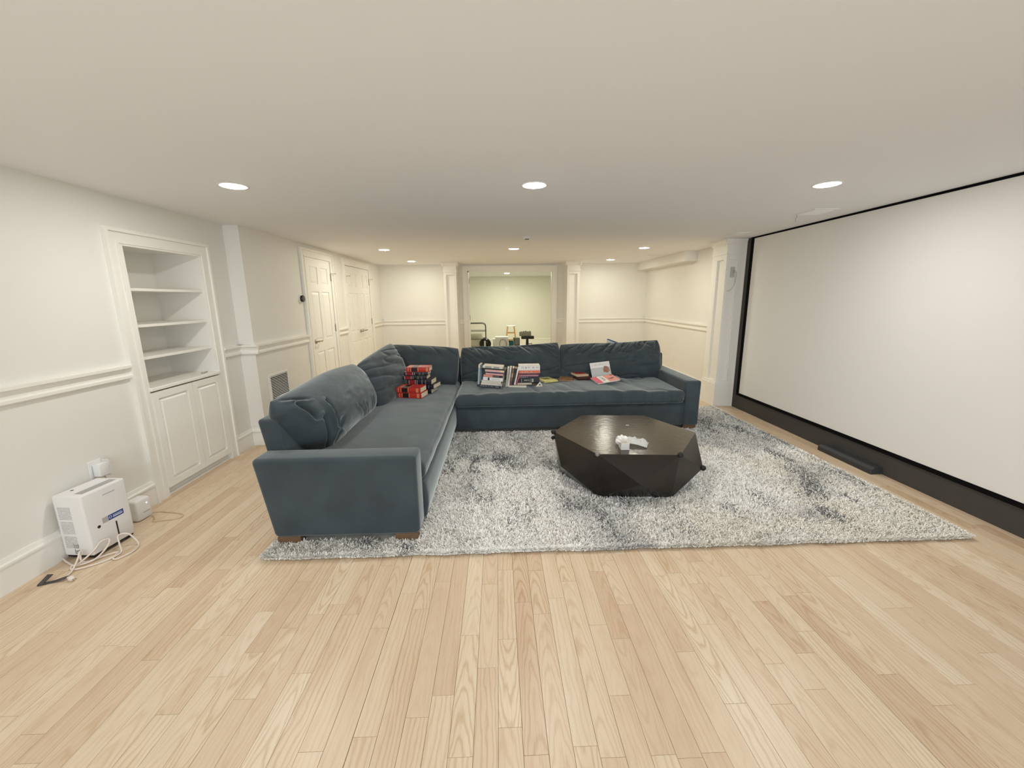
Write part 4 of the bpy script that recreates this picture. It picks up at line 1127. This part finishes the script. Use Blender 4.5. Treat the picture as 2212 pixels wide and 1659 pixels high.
# uprights: local x (spine length) turned up
def upright(base, dx, dz, lean, dy=0.0):
    return base @ Matrix.Translation((dx, dy, dz)) @ Matrix.Rotation(D2R(lean - 90), 4, 'Y') @ Matrix.Rotation(D2R(0), 4, 'X')
def ub(lab, L_, T_, cv, dx, dz, lean, dy, bd=(), mk=None, D_=0.15):
    book(lab, L_, D_, T_, cv, upright(BASE, dx, dz, lean, dy), G2, pages=M_PAGES, bands=bd, soft=True, marks=mk)
ub('tall pale blue-grey book standing at the left end of the pile', 0.225, 0.021, BLUEG, 0.028, 0.0275, 0.0, -0.004, [(0.19, 0.225, CREAM, 0)], (0.05, 0.17, 0.01, 0.006, WINK))
ub('shorter dusty blue book standing behind the pale blue-grey one', 0.155, 0.012, TEALC, 0.042, 0.058, 0.0, 0.010, [], (0.02, 0.12, 0.006, 0.004, WINK), 0.12)
BASE2 = bm_((0.078, 4.600, 0.4745), -3, 0)
def ub2(lab, L_, T_, cv, dx, dz, lean, dy, bd=(), mk=None, D_=0.15):
    book(lab, L_, D_, T_, cv, upright(BASE2, dx, dz, lean, dy), G2, pages=M_PAGES, bands=bd, soft=True, marks=mk)
ub2('beige paperback standing first after the left pile, leaning', 0.215, 0.022, BEIGE, 0.022, 0.0, 6.5, 0.0, [], (0.03, 0.18, 0.012, 0.005, BRN))
ub2('white paperback standing second after the left pile', 0.218, 0.018, WHITEC, 0.042, 0.004, 8.0, 0.0, [], (0.04, 0.17, 0.009, 0.005, INK))
ub2('brown picture-spined paperback standing between white and black ones', 0.198, 0.026, BRN, 0.072, 0.020, 10.0, 0.0, [(0.09, 0.14, cmat('tan_picture', (0.40, 0.26, 0.12)), 0), (0.0, 0.05, PLUM, 0)], None)
ub2('black paperback standing beside the brown one', 0.192, 0.015, BLKC, 0.091, 0.022, 11.5, 0.0, [], (0.06, 0.14, 0.008, 0.004, YEL))
ub2('white paperback leaning on the crimson one', 0.186, 0.018, WHITEC, 0.114, 0.024, 13.0, -0.002, [], (0.02, 0.15, 0.009, 0.005, PINKC))
ub2('crimson paperback leaning against the right pile', 0.135, 0.016, CRIM, 0.135, 0.030, 16.0, -0.004, [], (0.02, 0.11, 0.008, 0.004, WINK), 0.13)
book('thin cream paperback lying under the right pile, end poking out', 0.205, 0.14, 0.020, CREAM, bm_((0.110, 4.585, 0.4745), -7, 1), G2, M_PAGESW, soft=True)
book('cream paperback lying directly beneath the thick black one', 0.185, 0.15, 0.020, BEIGE, bm_((0.195, 4.610, 0.4975), -3, 0), G2, M_PAGESW, soft=True)
book('small brown paperback under the right end of the black one', 0.085, 0.14, 0.030, cmat('dark_brown_cover', (0.09, 0.05, 0.035)), bm_((0.388, 4.630, 0.4770), -2, 0), G2, M_PAGES, soft=True)
z = 0.5185
rowC = [(0.052, 0.262, 0.205, BLKC, 'thickest black book near the bottom of the right pile', [(0.055, 0.060, GREYC, 0), (0.155, 0.160, GREYC, 0), (0.172, 0.195, GREYC, 0)], (0.09, 0.145, 0.03, 0.012, WINK)),
        (0.020, 0.235, 0.225, NAVYC, 'dark navy book on the thick black one', [(0.0, 0.014, WINK, 0)], (0.02, 0.11, 0.01, 0.007, WINK)),
        (0.020, 0.235, 0.232, PLUM, 'lower of two plum books in the right pile', [(0.01, 0.22, MAUVE, 0)], None),
        (0.018, 0.232, 0.230, PLUM, 'upper of two plum books in the right pile', [], (0.03, 0.2, 0.008, 0.005, MAUVE)),
        (0.034, 0.242, 0.232, WHITEC, 'white book with an orange-red band in the right pile', [(0.0, 0.239, ORNG, 0)], (0.02, 0.15, 0.014, 0.012, WINK)),
        (0.052, 0.242, 0.232, WHITEC, 'thick white book with black lettering on top of the right pile', [], (0.02, 0.22, 0.030, 0.014, INK))]
for t, L_, x, cv, lab, bd, mk in rowC:
    book(lab, L_, 0.165, t - 0.0008, cv, bm_((x, 4.612, z), -1.0), G2, pages=M_PAGESW, bands=bd, soft=True, marks=mk); z += t
tc_ = MB().prism([(0, 0), (0.085, 0), (0.055, 0.058)], lambda x, zz, t: (x, -0.001 + 0.003 * t, zz), 0, 1)
tent = empty('tent_card', (0.420, 4.585, 0.474), D2R(4), 'small cream triangular card with a black triangle, before the right pile', 'card')
tc_.build('card', CREAM, tent).rotation_euler = (D2R(-12), 0, 0)
MB().prism([(0.034, 0.014), (0.064, 0.014), (0.053, 0.036)], lambda x, zz, t: (x, -0.002 + 0.0015 * t, zz), 0, 1).build('printed_triangle', INK, tent).rotation_euler = (D2R(-12), 0, 0)

G3 = 'flat books and magazines on the sofa across the room'
YCOV = mat('yellow_white_cover', (0.70, 0.62, 0.22), 0.5, var=0.35, vscale=16)
r_ = book('pale yellow picture book lying flat right of the piles', 0.185, 0.28, 0.021, YCOV, bm_((0.545, 4.785, 0.4745), 22), G3, M_PAGESW)
MB().box(0.05, 0.13, 0.09, 0.17, 0.0208, 0.0216).build('cover_picture', mat('green_sketch', (0.25, 0.24, 0.06), 0.5, var=0.6, vscale=40), r_)
MB().box(0.01, 0.175, 0.20, 0.27, 0.0208, 0.0215).build('cover_title', mat('grey_title', (0.42, 0.42, 0.36), 0.5, var=0.5, vscale=60), r_)
r_ = book('kraft-brown book with two dark dots lying left of the red one', 0.165, 0.27, 0.014, cmat('kraft_cover', (0.36, 0.20, 0.085), 0.7), bm_((0.738, 4.895, 0.4745), -10), G3, cmat('dark_pages', (0.05, 0.035, 0.02)))
for x in (0.055, 0.100):
    MB().lathe([(0.010, 0), (0.010, 0.0008)], (x, 0.15, 0.0138), 'z', 14).build('dark_dot', INK, r_)
MB().box(0.09, 0.16, 0.004, 0.035, 0.0138, 0.0146).build('dark_patch', cmat('dark_brown_mark', (0.03, 0.02, 0.012)), r_)  # darker rectangle near the front edge of the kraft cover
book('dark brown thick book under the red-covered one', 0.165, 0.24, 0.046, cmat('dark_maroon_cover', (0.055, 0.016, 0.012)), bm_((0.968, 4.895, 0.4755), 10), G3, cmat('brown_page_edges', (0.14, 0.07, 0.04)))
REDP = mat('red_picture_cover', (0.42, 0.022, 0.020), 0.4, var=0.5, vscale=20)
r_ = book('red-covered book with cream edges atop the dark brown one', 0.150, 0.23, 0.024, cmat('cream_border_cover', (0.62, 0.42, 0.28)), bm_((0.958, 4.885, 0.5225), 14), G3, M_PAGES)
MB().box(0.014, 0.140, 0.045, 0.20, 0.0235, 0.0246).build('cover_picture', REDP, r_)
MB().box(0.03, 0.12, 0.180, 0.225, 0.0235, 0.0250).build('cover_title', mat('dark_and_cream_title', (0.25, 0.17, 0.12), 0.5, var=0.8, vscale=50), r_)
def slab(root, name, m, x0, x1, y0, y1, z0, z1): return MB().box(x0, x1, y0, y1, z0, z1).build(name, m, root)
MGREY = cmat('grey_white_cover', (0.50, 0.53, 0.52)); 
mg = bpy.data.objects.new('magazine', None); COL.objects.link(mg)
mg.matrix_world = bm_((1.150, 4.905, 0.492), 4, -5, 64)
tag(mg, 'white and grey magazine leaning against the right back cushion', 'magazine', G3)
slab(mg, 'pages', M_PAGESW, 0, 0.245, 0.0, 0.20, -0.012, -0.001)
slab(mg, 'cover', MGREY, 0, 0.245, 0, 0.13, -0.001, 0.0003); slab(mg, 'title_band', WHITEC, 0, 0.245, 0.13, 0.20, -0.001, 0.0004)
MB().add([(0.15, 0.07, 0.0008), (0.20, 0.055, 0.0008), (0.235, 0.08, 0.0008), (0.215, 0.135, 0.0008), (0.17, 0.145, 0.0008), (0.155, 0.11, 0.0008)], [(0, 1, 2, 3, 4, 5)]).build('cover_picture', mat('brown_portrait_print', (0.34, 0.16, 0.10), 0.5, var=0.7, vscale=40), mg)
s = MB(); rr = random.Random(4)
for k in range(16):
    x = 0.02 + k * 0.0135; h_ = rr.uniform(0.018, 0.03)
    s.box(x, x + rr.uniform(0.002, 0.005), 0.155, 0.155 + h_, 0.0003, 0.0009)
s.build('title_lettering', cmat('pale_grey_ink', (0.52, 0.50, 0.44)), mg)
mp_ = bpy.data.objects.new('magazine', None); COL.objects.link(mp_)
mp_.matrix_world = bm_((1.150, 4.625, 0.4905), 9, -7, 6)
tag(mp_, 'pink and white magazine lying flat before the leaning white one', 'magazine', G3)
PINKM = cmat('bright_pink_cover', (0.74, 0.13, 0.18)); PEACH = cmat('peach_cover', (0.80, 0.32, 0.26))
slab(mp_, 'pages', M_PAGESW, 0, 0.275, 0, 0.23, -0.010, -0.001)
slab(mp_, 'cover', PINKM, 0, 0.070, 0, 0.23, -0.001, 0.0003); slab(mp_, 'white_panel', WHITEC, 0.070, 0.150, 0, 0.23, -0.001, 0.0003); slab(mp_, 'peach_panel', PEACH, 0.150, 0.275, 0, 0.23, -0.001, 0.0003)
s = MB()
for k in range(7):
    y = 0.06 + k * 0.018
    s.box(0.092 + 0.010 * (k % 3), 0.122 + 0.008 * (k % 2), y, y + 0.009, 0.0002, 0.0008)
s.build('title_lettering', cmat('soft_black_ink', (0.10, 0.08, 0.08)), mp_)
MB().add([(0.165, 0.08, 0.0008), (0.20, 0.065, 0.0008), (0.235, 0.09, 0.0008), (0.255, 0.12, 0.0008), (0.235, 0.135, 0.0008), (0.205, 0.115, 0.0008), (0.185, 0.12, 0.0008)], [(0, 1, 2, 3, 4, 5, 6)]).build('cover_picture', mat('figure_print', (0.30, 0.14, 0.10), 0.5, var=0.7, vscale=50), mp_)
MB().lathe([(0.018, 0), (0.018, 0.0006)], (0.250, 0.205, 0.0003), 'z', 16).build('red_dot', CRIM, mp_)
tag(bag('plastic_bag', (1.44, 4.955, 0.4745), D2R(8), 0.15, 0.16, 0.022, 8, M_BAG), 'flat clear grey plastic sleeve beside the magazines on the sofa', 'bag')
wb_ = empty('folded_leaflet', (1.545, 5.455, 0.848), 0, 'blue and white leaflet peeping over the right back cushion', 'paper')
pm = MB().prism([(-0.09, 0.066), (-0.085, 0.078), (0.10, 0.012), (0.12, -0.085), (-0.09, -0.085)], lambda x, zz, t: (x, 0.004 * t, zz), 0, 1)
pm.build('leaflet', WHITEC, wb_)
MB().prism([(-0.085, 0.064), (-0.082, 0.0785), (0.10, 0.0125), (0.095, 0.0)], lambda x, zz, t: (x, -0.001 + 0.002 * t, zz), 0, 1).build('blue_edge', cmat('blue_edge', (0.03, 0.10, 0.30)), wb_)

# ------------------------------------------------------------------ dehumidifier corner
dh = empty('dehumidifier', (-2.545, 2.240, 0.0), D2R(-5), 'white boxy dehumidifier with a blue sticker on the floor by the left wall', 'dehumidifier')
dw, dd_, dz0, dz1 = 0.178, 0.258, 0.022, 0.396
rbox('body', M_WHITE, dh, 0, dw, 0, dd_, dz0, dz1, 0.012, 0.08)
for x in (0.02, dw - 0.05):
    for y in (0.02, dd_ - 0.05):
        MB().box(x, x + 0.03, y, y + 0.03, 0.0005, dz0 + 0.004).build('foot', M_BLACK, dh)
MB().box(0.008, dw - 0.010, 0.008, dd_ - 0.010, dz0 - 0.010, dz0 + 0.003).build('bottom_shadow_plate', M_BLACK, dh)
MB().box(dw - 0.070, dw - 0.022, 0.030, dd_ - 0.030, dz1 - 0.001, dz1 + 0.0012).build('top_grille', print_mat('grille_lines', (0.50, 0.49, 0.49), (0.30, 0.30, 0.30), 30, 120, 0.0, axis=1), dh, 0.0005)
MB().box(0.02, dw - 0.085, 0.02, dd_ - 0.03, dz1 - 0.001, dz1 + 0.0006).build('control_panel', mat('panel_white', (0.86, 0.85, 0.84), 0.3), dh)
MB().lathe([(0.008, 0), (0.008, 0.0012)], (0.045, 0.075, dz1), 'z', 14).build('power_button', M_BLACK, dh)
MB().box(dw - 0.0005, dw + 0.001, 0.115, 0.185, 0.346, 0.351).build('brand_lettering', M_GREYPL, dh)
st = MB().box(dw - 0.0005, dw + 0.0008, 0.085, 0.210, 0.182, 0.214).build('sticker', cmat('sticker_blue', (0.015, 0.065, 0.30), 0.35), dh)
MB().box(dw, dw + 0.0012, 0.085, 0.118, 0.182, 0.214).build('grey_end', M_GREYPL, st)
s = MB().box(dw, dw + 0.0013, 0.145, 0.200, 0.201, 0.204).box(dw, dw + 0.0013, 0.145, 0.203, 0.191, 0.196)
for k in range(10):
    a, b2 = 2 * math.pi * k / 10, 2 * math.pi * (k + 1) / 10
    s.add([(dw + 0.0013, 0.130 + q * math.cos(t), 0.199 + q * math.sin(t)) for t in (a, b2) for q in (0.006, 0.0085)], [(0, 1, 3, 2)])
s.build('sticker_print', M_WHITE, st)
MB().box(dw - 0.0005, dw + 0.001, 0.153, 0.161, 0.058, 0.158).build('water_window', M_BLACK, dh)
MB().lathe([(0.009, 0), (0.009, 0.0012)], (dw, 0.060, 0.175), 'x', 16).build('sensor_hole', M_BLACK, dh)
PM = print_mat('warning_print', (0.76, 0.75, 0.74), (0.36, 0.35, 0.35), 330, 115, 0.42)
for i, (z0, z1) in enumerate(((0.252, 0.330), (0.160, 0.238), (0.072, 0.148))):
    MB().box(0.024, 0.098, -0.0012, 0.0005, z0, z1).build('warning_label', PM, dh)
s = MB()
for cx_, cz_ in ((0.085, 0.088), (0.085, 0.052)):
    s.box(cx_ - 0.014, cx_ + 0.014, -0.0016, 0.0, cz_ - 0.014, cz_ - 0.010).box(cx_ - 0.014, cx_ - 0.010, -0.0016, 0, cz_ - 0.014, cz_ + 0.014).box(cx_ - 0.005, cx_ + 0.005, -0.0016, 0, cz_ - 0.004, cz_ + 0.006).box(cx_ + 0.008, cx_ + 0.014, -0.0016, 0, cz_ - 0.006, cz_ + 0.010)
s.build('recycling_symbols', cmat('grey_ink', (0.25, 0.24, 0.24)), dh)
# its power cord, tied up
pc = empty('power_cord', (0, 0, 0), 0, 'cream power cord looped in front of the dehumidifier, ending in a plug', 'cord')
cp = bez([(-2.545, 2.225, 0.012), (-2.49, 2.195, 0.007), (-2.41, 2.160, 0.010), (-2.35, 2.205, 0.014), (-2.325, 2.265, 0.055), (-2.338, 2.300, 0.085), (-2.352, 2.265, 0.090), (-2.358, 2.215, 0.060), (-2.395, 2.165, 0.020), (-2.43, 2.155, 0.008),
          (-2.385, 2.125, 0.008), (-2.300, 2.185, 0.007), (-2.262, 2.270, 0.009), (-2.300, 2.315, 0.040), (-2.325, 2.345, 0.080), (-2.290, 2.375, 0.070), (-2.235, 2.365, 0.010), (-2.205, 2.290, 0.007), (-2.235, 2.215, 0.007), (-2.272, 2.235, 0.007), (-2.285, 2.285, 0.008),
          (-2.325, 2.255, 0.010), (-2.39, 2.185, 0.012), (-2.42, 2.205, 0.055), (-2.405, 2.190, 0.075), (-2.395, 2.165, 0.050), (-2.385, 2.115, 0.012), (-2.365, 2.065, 0.010), (-2.345, 2.050, 0.012)], 8)
MB().tube(cp, 0.0048, 8).build('cable', M_CORDW, pc)
pl = MB().lathe([(0.009, 0), (0.013, 0.006), (0.014, 0.022), (0.010, 0.030), (0.006, 0.034)], (0, 0, 0), 'x', 14)
o = pl.build('plug', M_CORDW, pc); o.location = (-2.330, 2.045, 0.0145); o.rotation_euler = (0, 0, D2R(-20))
p2 = MB().box(0.033, 0.048, -0.006, -0.0045, -0.002, 0.002).box(0.033, 0.048, 0.0045, 0.006, -0.002, 0.002).build('prong', M_NICKEL, pc); p2.location = (-2.330, 2.045, 0.0145); p2.rotation_euler = (0, 0, D2R(-20))
tie = MB().prism([(-0.062, -0.010), (0.0, -0.007), (0.052, -0.012), (0.055, 0.012), (0.0, 0.010), (-0.058, 0.011)], lambda x, y, t: (x, y, 0.001 + 0.004 * t + 0.012 * max(0, (x + 0.01) / 0.06)), 0, 1)
tie.prism([(-0.062, -0.010), (-0.040, -0.010), (-0.020, 0.045), (-0.045, 0.050)], lambda x, y, t: (x, y, 0.005 + 0.003 * t + 0.02 * max(0, y) / 0.05), 0, 1)
o = tie.build('cable_tie', cmat('dark_hook_and_loop', (0.075, 0.066, 0.063), 0.9), None); o.location = (-2.400, 2.030, 0.0); o.rotation_euler = (0, 0, D2R(20))
tag(o, 'dark hook-and-loop strap lying on the floor at the cord end', 'strap')
# plugged outlet above it
oo = outlet((XL1, 2.535, 0.432), LEFT_RZ, 'white wall outlet holding a square plug above the dehumidifier', w=0.085, h=0.120)
ap = empty('plug_adapter', (XL1 - -0.008, 2.545, 0.425), LEFT_RZ, 'white square plug adapter with a translucent cover on the left outlet', 'plug')
MB().box(-0.034, 0.030, -0.045, 0.0, -0.035, 0.045).build('adapter_body', M_WHITE, ap, 0.006, 2)
MB().box(0.031, 0.035, -0.050, 0.0, -0.05, 0.060).build('cover_flap', M_BAG, ap)
MB().tube(bez([(0.0, -0.03, -0.035), (0.0, -0.035, -0.06), (0.005, -0.02, -0.10)], 6), 0.005, 8).build('lead', M_GREYPL, ap)
# mesh unit on the floor behind
nu_ = empty('network_unit', (-2.490, 2.690, 0), D2R(-4), 'small rounded white device with a lit dot beside the dehumidifier', 'device')
rbox('body', M_WHITE, nu_, -0.042, 0.042, -0.055, 0.055, 0.001, 0.152, 0.018, 0.04)
MB().lathe([(0.0045, 0), (0.0045, 0.0012)], (0.0416, 0.02, 0.112), 'x', 12).build('status_light', emat('white_led', (1, 1, 1), 1.5), nu_)
MB().box(0.0414, 0.0426, -0.015, 0.035, 0.052, 0.058).build('brand_lettering', M_GREYPL, nu_)
cc = bez([(-2.470, 2.745, 0.012), (-2.43, 2.775, 0.004), (-2.34, 2.760, 0.004), (-2.25, 2.735, 0.004), (-2.215, 2.700, 0.004), (-2.235, 2.665, 0.004), (-2.30, 2.650, 0.004), (-2.37, 2.640, 0.006), (-2.40, 2.690, 0.005), (-2.44, 2.720, 0.008)], 8)
tag(MB().tube(cc, 0.0030, 8).build('thin_cord', mat('tan_cord', (0.62, 0.45, 0.28), 0.5)), 'thin tan cord looping on the floor beside the white device', 'cord')

# ------------------------------------------------------------------ things in the far room
rk = empty('metal_rack', (-0.86, 12.3, 0), 0, 'black tubular metal rack standing in the far room', 'rack')
for y in (0.0, 0.40):
    pts = [(0.50, y, 0.0)] + bez([(0.50, y, 0.62), (0.485, y, 0.715), (0.41, y, 0.755), (0.33, y, 0.757)], 5) + bez([(-0.33, y, 0.757), (-0.41, y, 0.755), (-0.485, y, 0.715), (-0.50, y, 0.62)], 5) + [(-0.50, y, 0.0)]
    MB().tube(pts, 0.010, 8).build('end_frame', M_BLACK, rk)
    for z in (0.53, 0.30):
        MB().tube([(-0.50, y, z), (0.52, y, z)], 0.008, 8).build('cross_bar', M_BLACK, rk)
gb = empty('storage_bin', (-0.86, 12.52, 0), 0, 'grey fabric storage bin behind the bars of the metal rack', 'bin')
rbox('body', mat('grey_fabric', (0.40, 0.38, 0.31), 0.9), gb, -0.42, 0.40, -0.10, 0.14, 0.04, 0.46, 0.03, 0.1)
MB().box(-0.43, 0.41, -0.11, 0.15, 0.0, 0.055).build('base', cmat('dark_brown_base', (0.05, 0.03, 0.02)), gb)
fb = empty('round_fan', (-0.355, 11.5, 0), 0, 'round glossy black fan on the floor before the metal rack', 'fan')
GL = mat('gloss_black', (0.008, 0.007, 0.006), 0.15)
MB().lathe([(0.05, -0.09), (0.13, -0.08), (0.165, -0.03), (0.168, 0.03), (0.13, 0.08), (0.05, 0.09)], (0, 0, 0.235), 'y', 32).build('housing', GL, fb)
MB().box(-0.026, 0.020, -0.098, -0.085, 0.12, 0.33).build('front_strip', M_WHITE, fb, 0.005)
MB().lathe([(0.10, 0), (0.10, 0.02), (0.03, 0.03), (0.03, 0.10)], (0, 0, 0), 'z', 20).build('stand', M_BLACK, fb)
bb = empty('black_case', (-0.155, 11.20, 0), 0, 'small black case beside the round black fan', 'case')
MB().box(-0.07, 0.045, -0.08, 0.08, 0.0, 0.165).build('body', M_BLACK, bb, 0.006)
MB().tube(bez([(-0.04, 0, 0.163), (-0.035, 0, 0.185), (0.01, 0, 0.185), (0.015, 0, 0.163)], 4), 0.006, 6).build('handle', M_BLACK, bb)
wu = empty('air_purifier', (0.085, 11.5, 0), 0, 'white boxy appliance with a round grey-rimmed window in the far room', 'appliance')
MB().box(-0.155, 0.20, -0.14, 0.16, 0.0, 0.435).build('cabinet', M_WHITE, wu, 0.012, 2)
MB().box(-0.225, -0.160, -0.14, 0.10, 0.0, 0.385).build('side_panel', M_WHITE, wu, 0.006)
tor = MB(); vs = []; fs = []
for i in range(32):
    for k in range(8):
        a, p = 2 * math.pi * i / 32, 2 * math.pi * k / 8
        r = 0.125 + 0.016 * math.cos(p); vs.append((0.055 + r * math.cos(a) * 0.78, -0.142 + 0.016 * math.sin(p), 0.245 + r * math.sin(a)))
        fs.append((i * 8 + k, ((i + 1) % 32) * 8 + k, ((i + 1) % 32) * 8 + (k + 1) % 8, i * 8 + (k + 1) % 8))
tor.add(vs, fs, True).build('window_rim', M_GREYPL, wu)
MB().lathe([(0.090, 0), (0.085, -0.006), (0.03, -0.012)][::-1], (0.055, -0.141, 0.245), 'y', 24).build('window', M_WHITE, wu)
bl = empty('blue_bottle', (0.235, 11.28, 0), 0, 'small dark blue bottle before the teal tumbler', 'bottle')
MB().lathe([(0.032, 0), (0.034, 0.02), (0.034, 0.11), (0.016, 0.14), (0.016, 0.165)], (0, 0, 0), 'z', 16).build('body', cmat('deep_blue', (0.008, 0.015, 0.10)), bl)
MB().lathe([(0.019, 0.162), (0.019, 0.185)], (0, 0, 0), 'z', 16).build('cap', M_BLACK, bl)
te = empty('tumbler', (0.365, 11.35, 0), 0, 'tall teal tumbler with a black lid in the far room', 'tumbler')
MB().lathe([(0.045, 0), (0.047, 0.01), (0.068, 0.31), (0.064, 0.312)], (0, 0, 0), 'z', 24).build('body', cmat('teal', (0.008, 0.12, 0.14)), te)
MB().lathe([(0.060, 0.31), (0.062, 0.335), (0.030, 0.345)], (-0.01, 0, 0), 'z', 20).build('lid', M_BLACK, te)
sto = empty('wooden_stool', (0.415, 12.95, 0), 0, 'wooden bar stool with a white seat by the far wall', 'stool')
MB().lathe([(0.135, 0.615), (0.150, 0.622), (0.150, 0.640), (0.140, 0.648)], (0, 0, 0), 'z', 28).build('seat', M_WHITE, sto)
for sx in (-1, 1):
    for sy in (-1, 1):
        MB().tube([(sx * 0.10, sy * 0.10, 0.618), (sx * 0.17, sy * 0.17, 0.0)], 0.017, 8).build('leg', M_OAK, sto)
for z, r in ((0.42, 0.122), (0.20, 0.147)):
    for s_ in (-1, 1):
        MB().tube([(-r, s_ * r, z), (r, s_ * r, z)], 0.011, 8).build('rung', M_OAK, sto)
        MB().tube([(s_ * r, -r, z - 0.05), (s_ * r, r, z - 0.05)], 0.011, 8).build('rung', M_OAK, sto)
sp_ = empty('tower_speaker', (0.520, 11.5, 0), D2R(14), 'black tower case with a grey lid panel between tumbler and stand', 'case')
MB().box(-0.07, 0.07, -0.09, 0.09, 0.0, 0.40).build('cabinet', M_BLACK, sp_, 0.006)
MB().box(-0.066, 0.050, -0.098, -0.088, 0.21, 0.40).build('grey_panel', mat('grey_green_panel', (0.22, 0.23, 0.20), 0.6), sp_, 0.003)
MB().box(-0.045, 0.045, -0.096, -0.088, 0.035, 0.065).build('badge', M_GREYPL, sp_)
ws = empty('work_stand', (0.815, 11.4, 0), 0, 'black pedestal work stand in the far room carrying a grey box', 'stand')
MB().box(-0.165, 0.180, -0.11, 0.11, 0.375, 0.452).build('top', M_BLACK, ws, 0.012, 2)
MB().prism([(-0.032, 0.376), (0.032, 0.376), (0.040, 0.20), (0.055, 0.0), (-0.055, 0.0), (-0.040, 0.20)], lambda x, zz, t: (x, -0.03 + 0.06 * t, zz), 0, 1).build('post', M_BLACK, ws)
MB().box(-0.13, 0.165, -0.06, 0.06, 0.135, 0.190).build('cross_arm', M_BLACK, ws, 0.006)
MB().box(-0.19, 0.08, -0.13, 0.13, 0.0, 0.085).build('foot_bar', M_BLACK, ws, 0.006)
MB().lathe([(0.009, 0.03), (0.009, 0.105), (0.016, 0.108), (0.016, 0.128)], (0, -0.02, 0.238), 'x', 10).build('clamp_knob', M_BLACK, ws)
gx = empty('grey_box', (0.77, 11.4, 0.4535), D2R(-8), 'open grey box resting on the black work stand', 'box')
MB().box(-0.17, 0.15, -0.08, 0.08, 0.0, 0.118).build('body', mat('grey_box_card', (0.30, 0.29, 0.24), 0.7), gx, 0.003)
s = MB()
for k in range(5): s.box(-0.12 + k * 0.055, -0.09 + k * 0.055, -0.05, 0.05, 0.117, 0.126 + 0.006 * (k % 3))
s.build('contents', M_BLACK, gx)
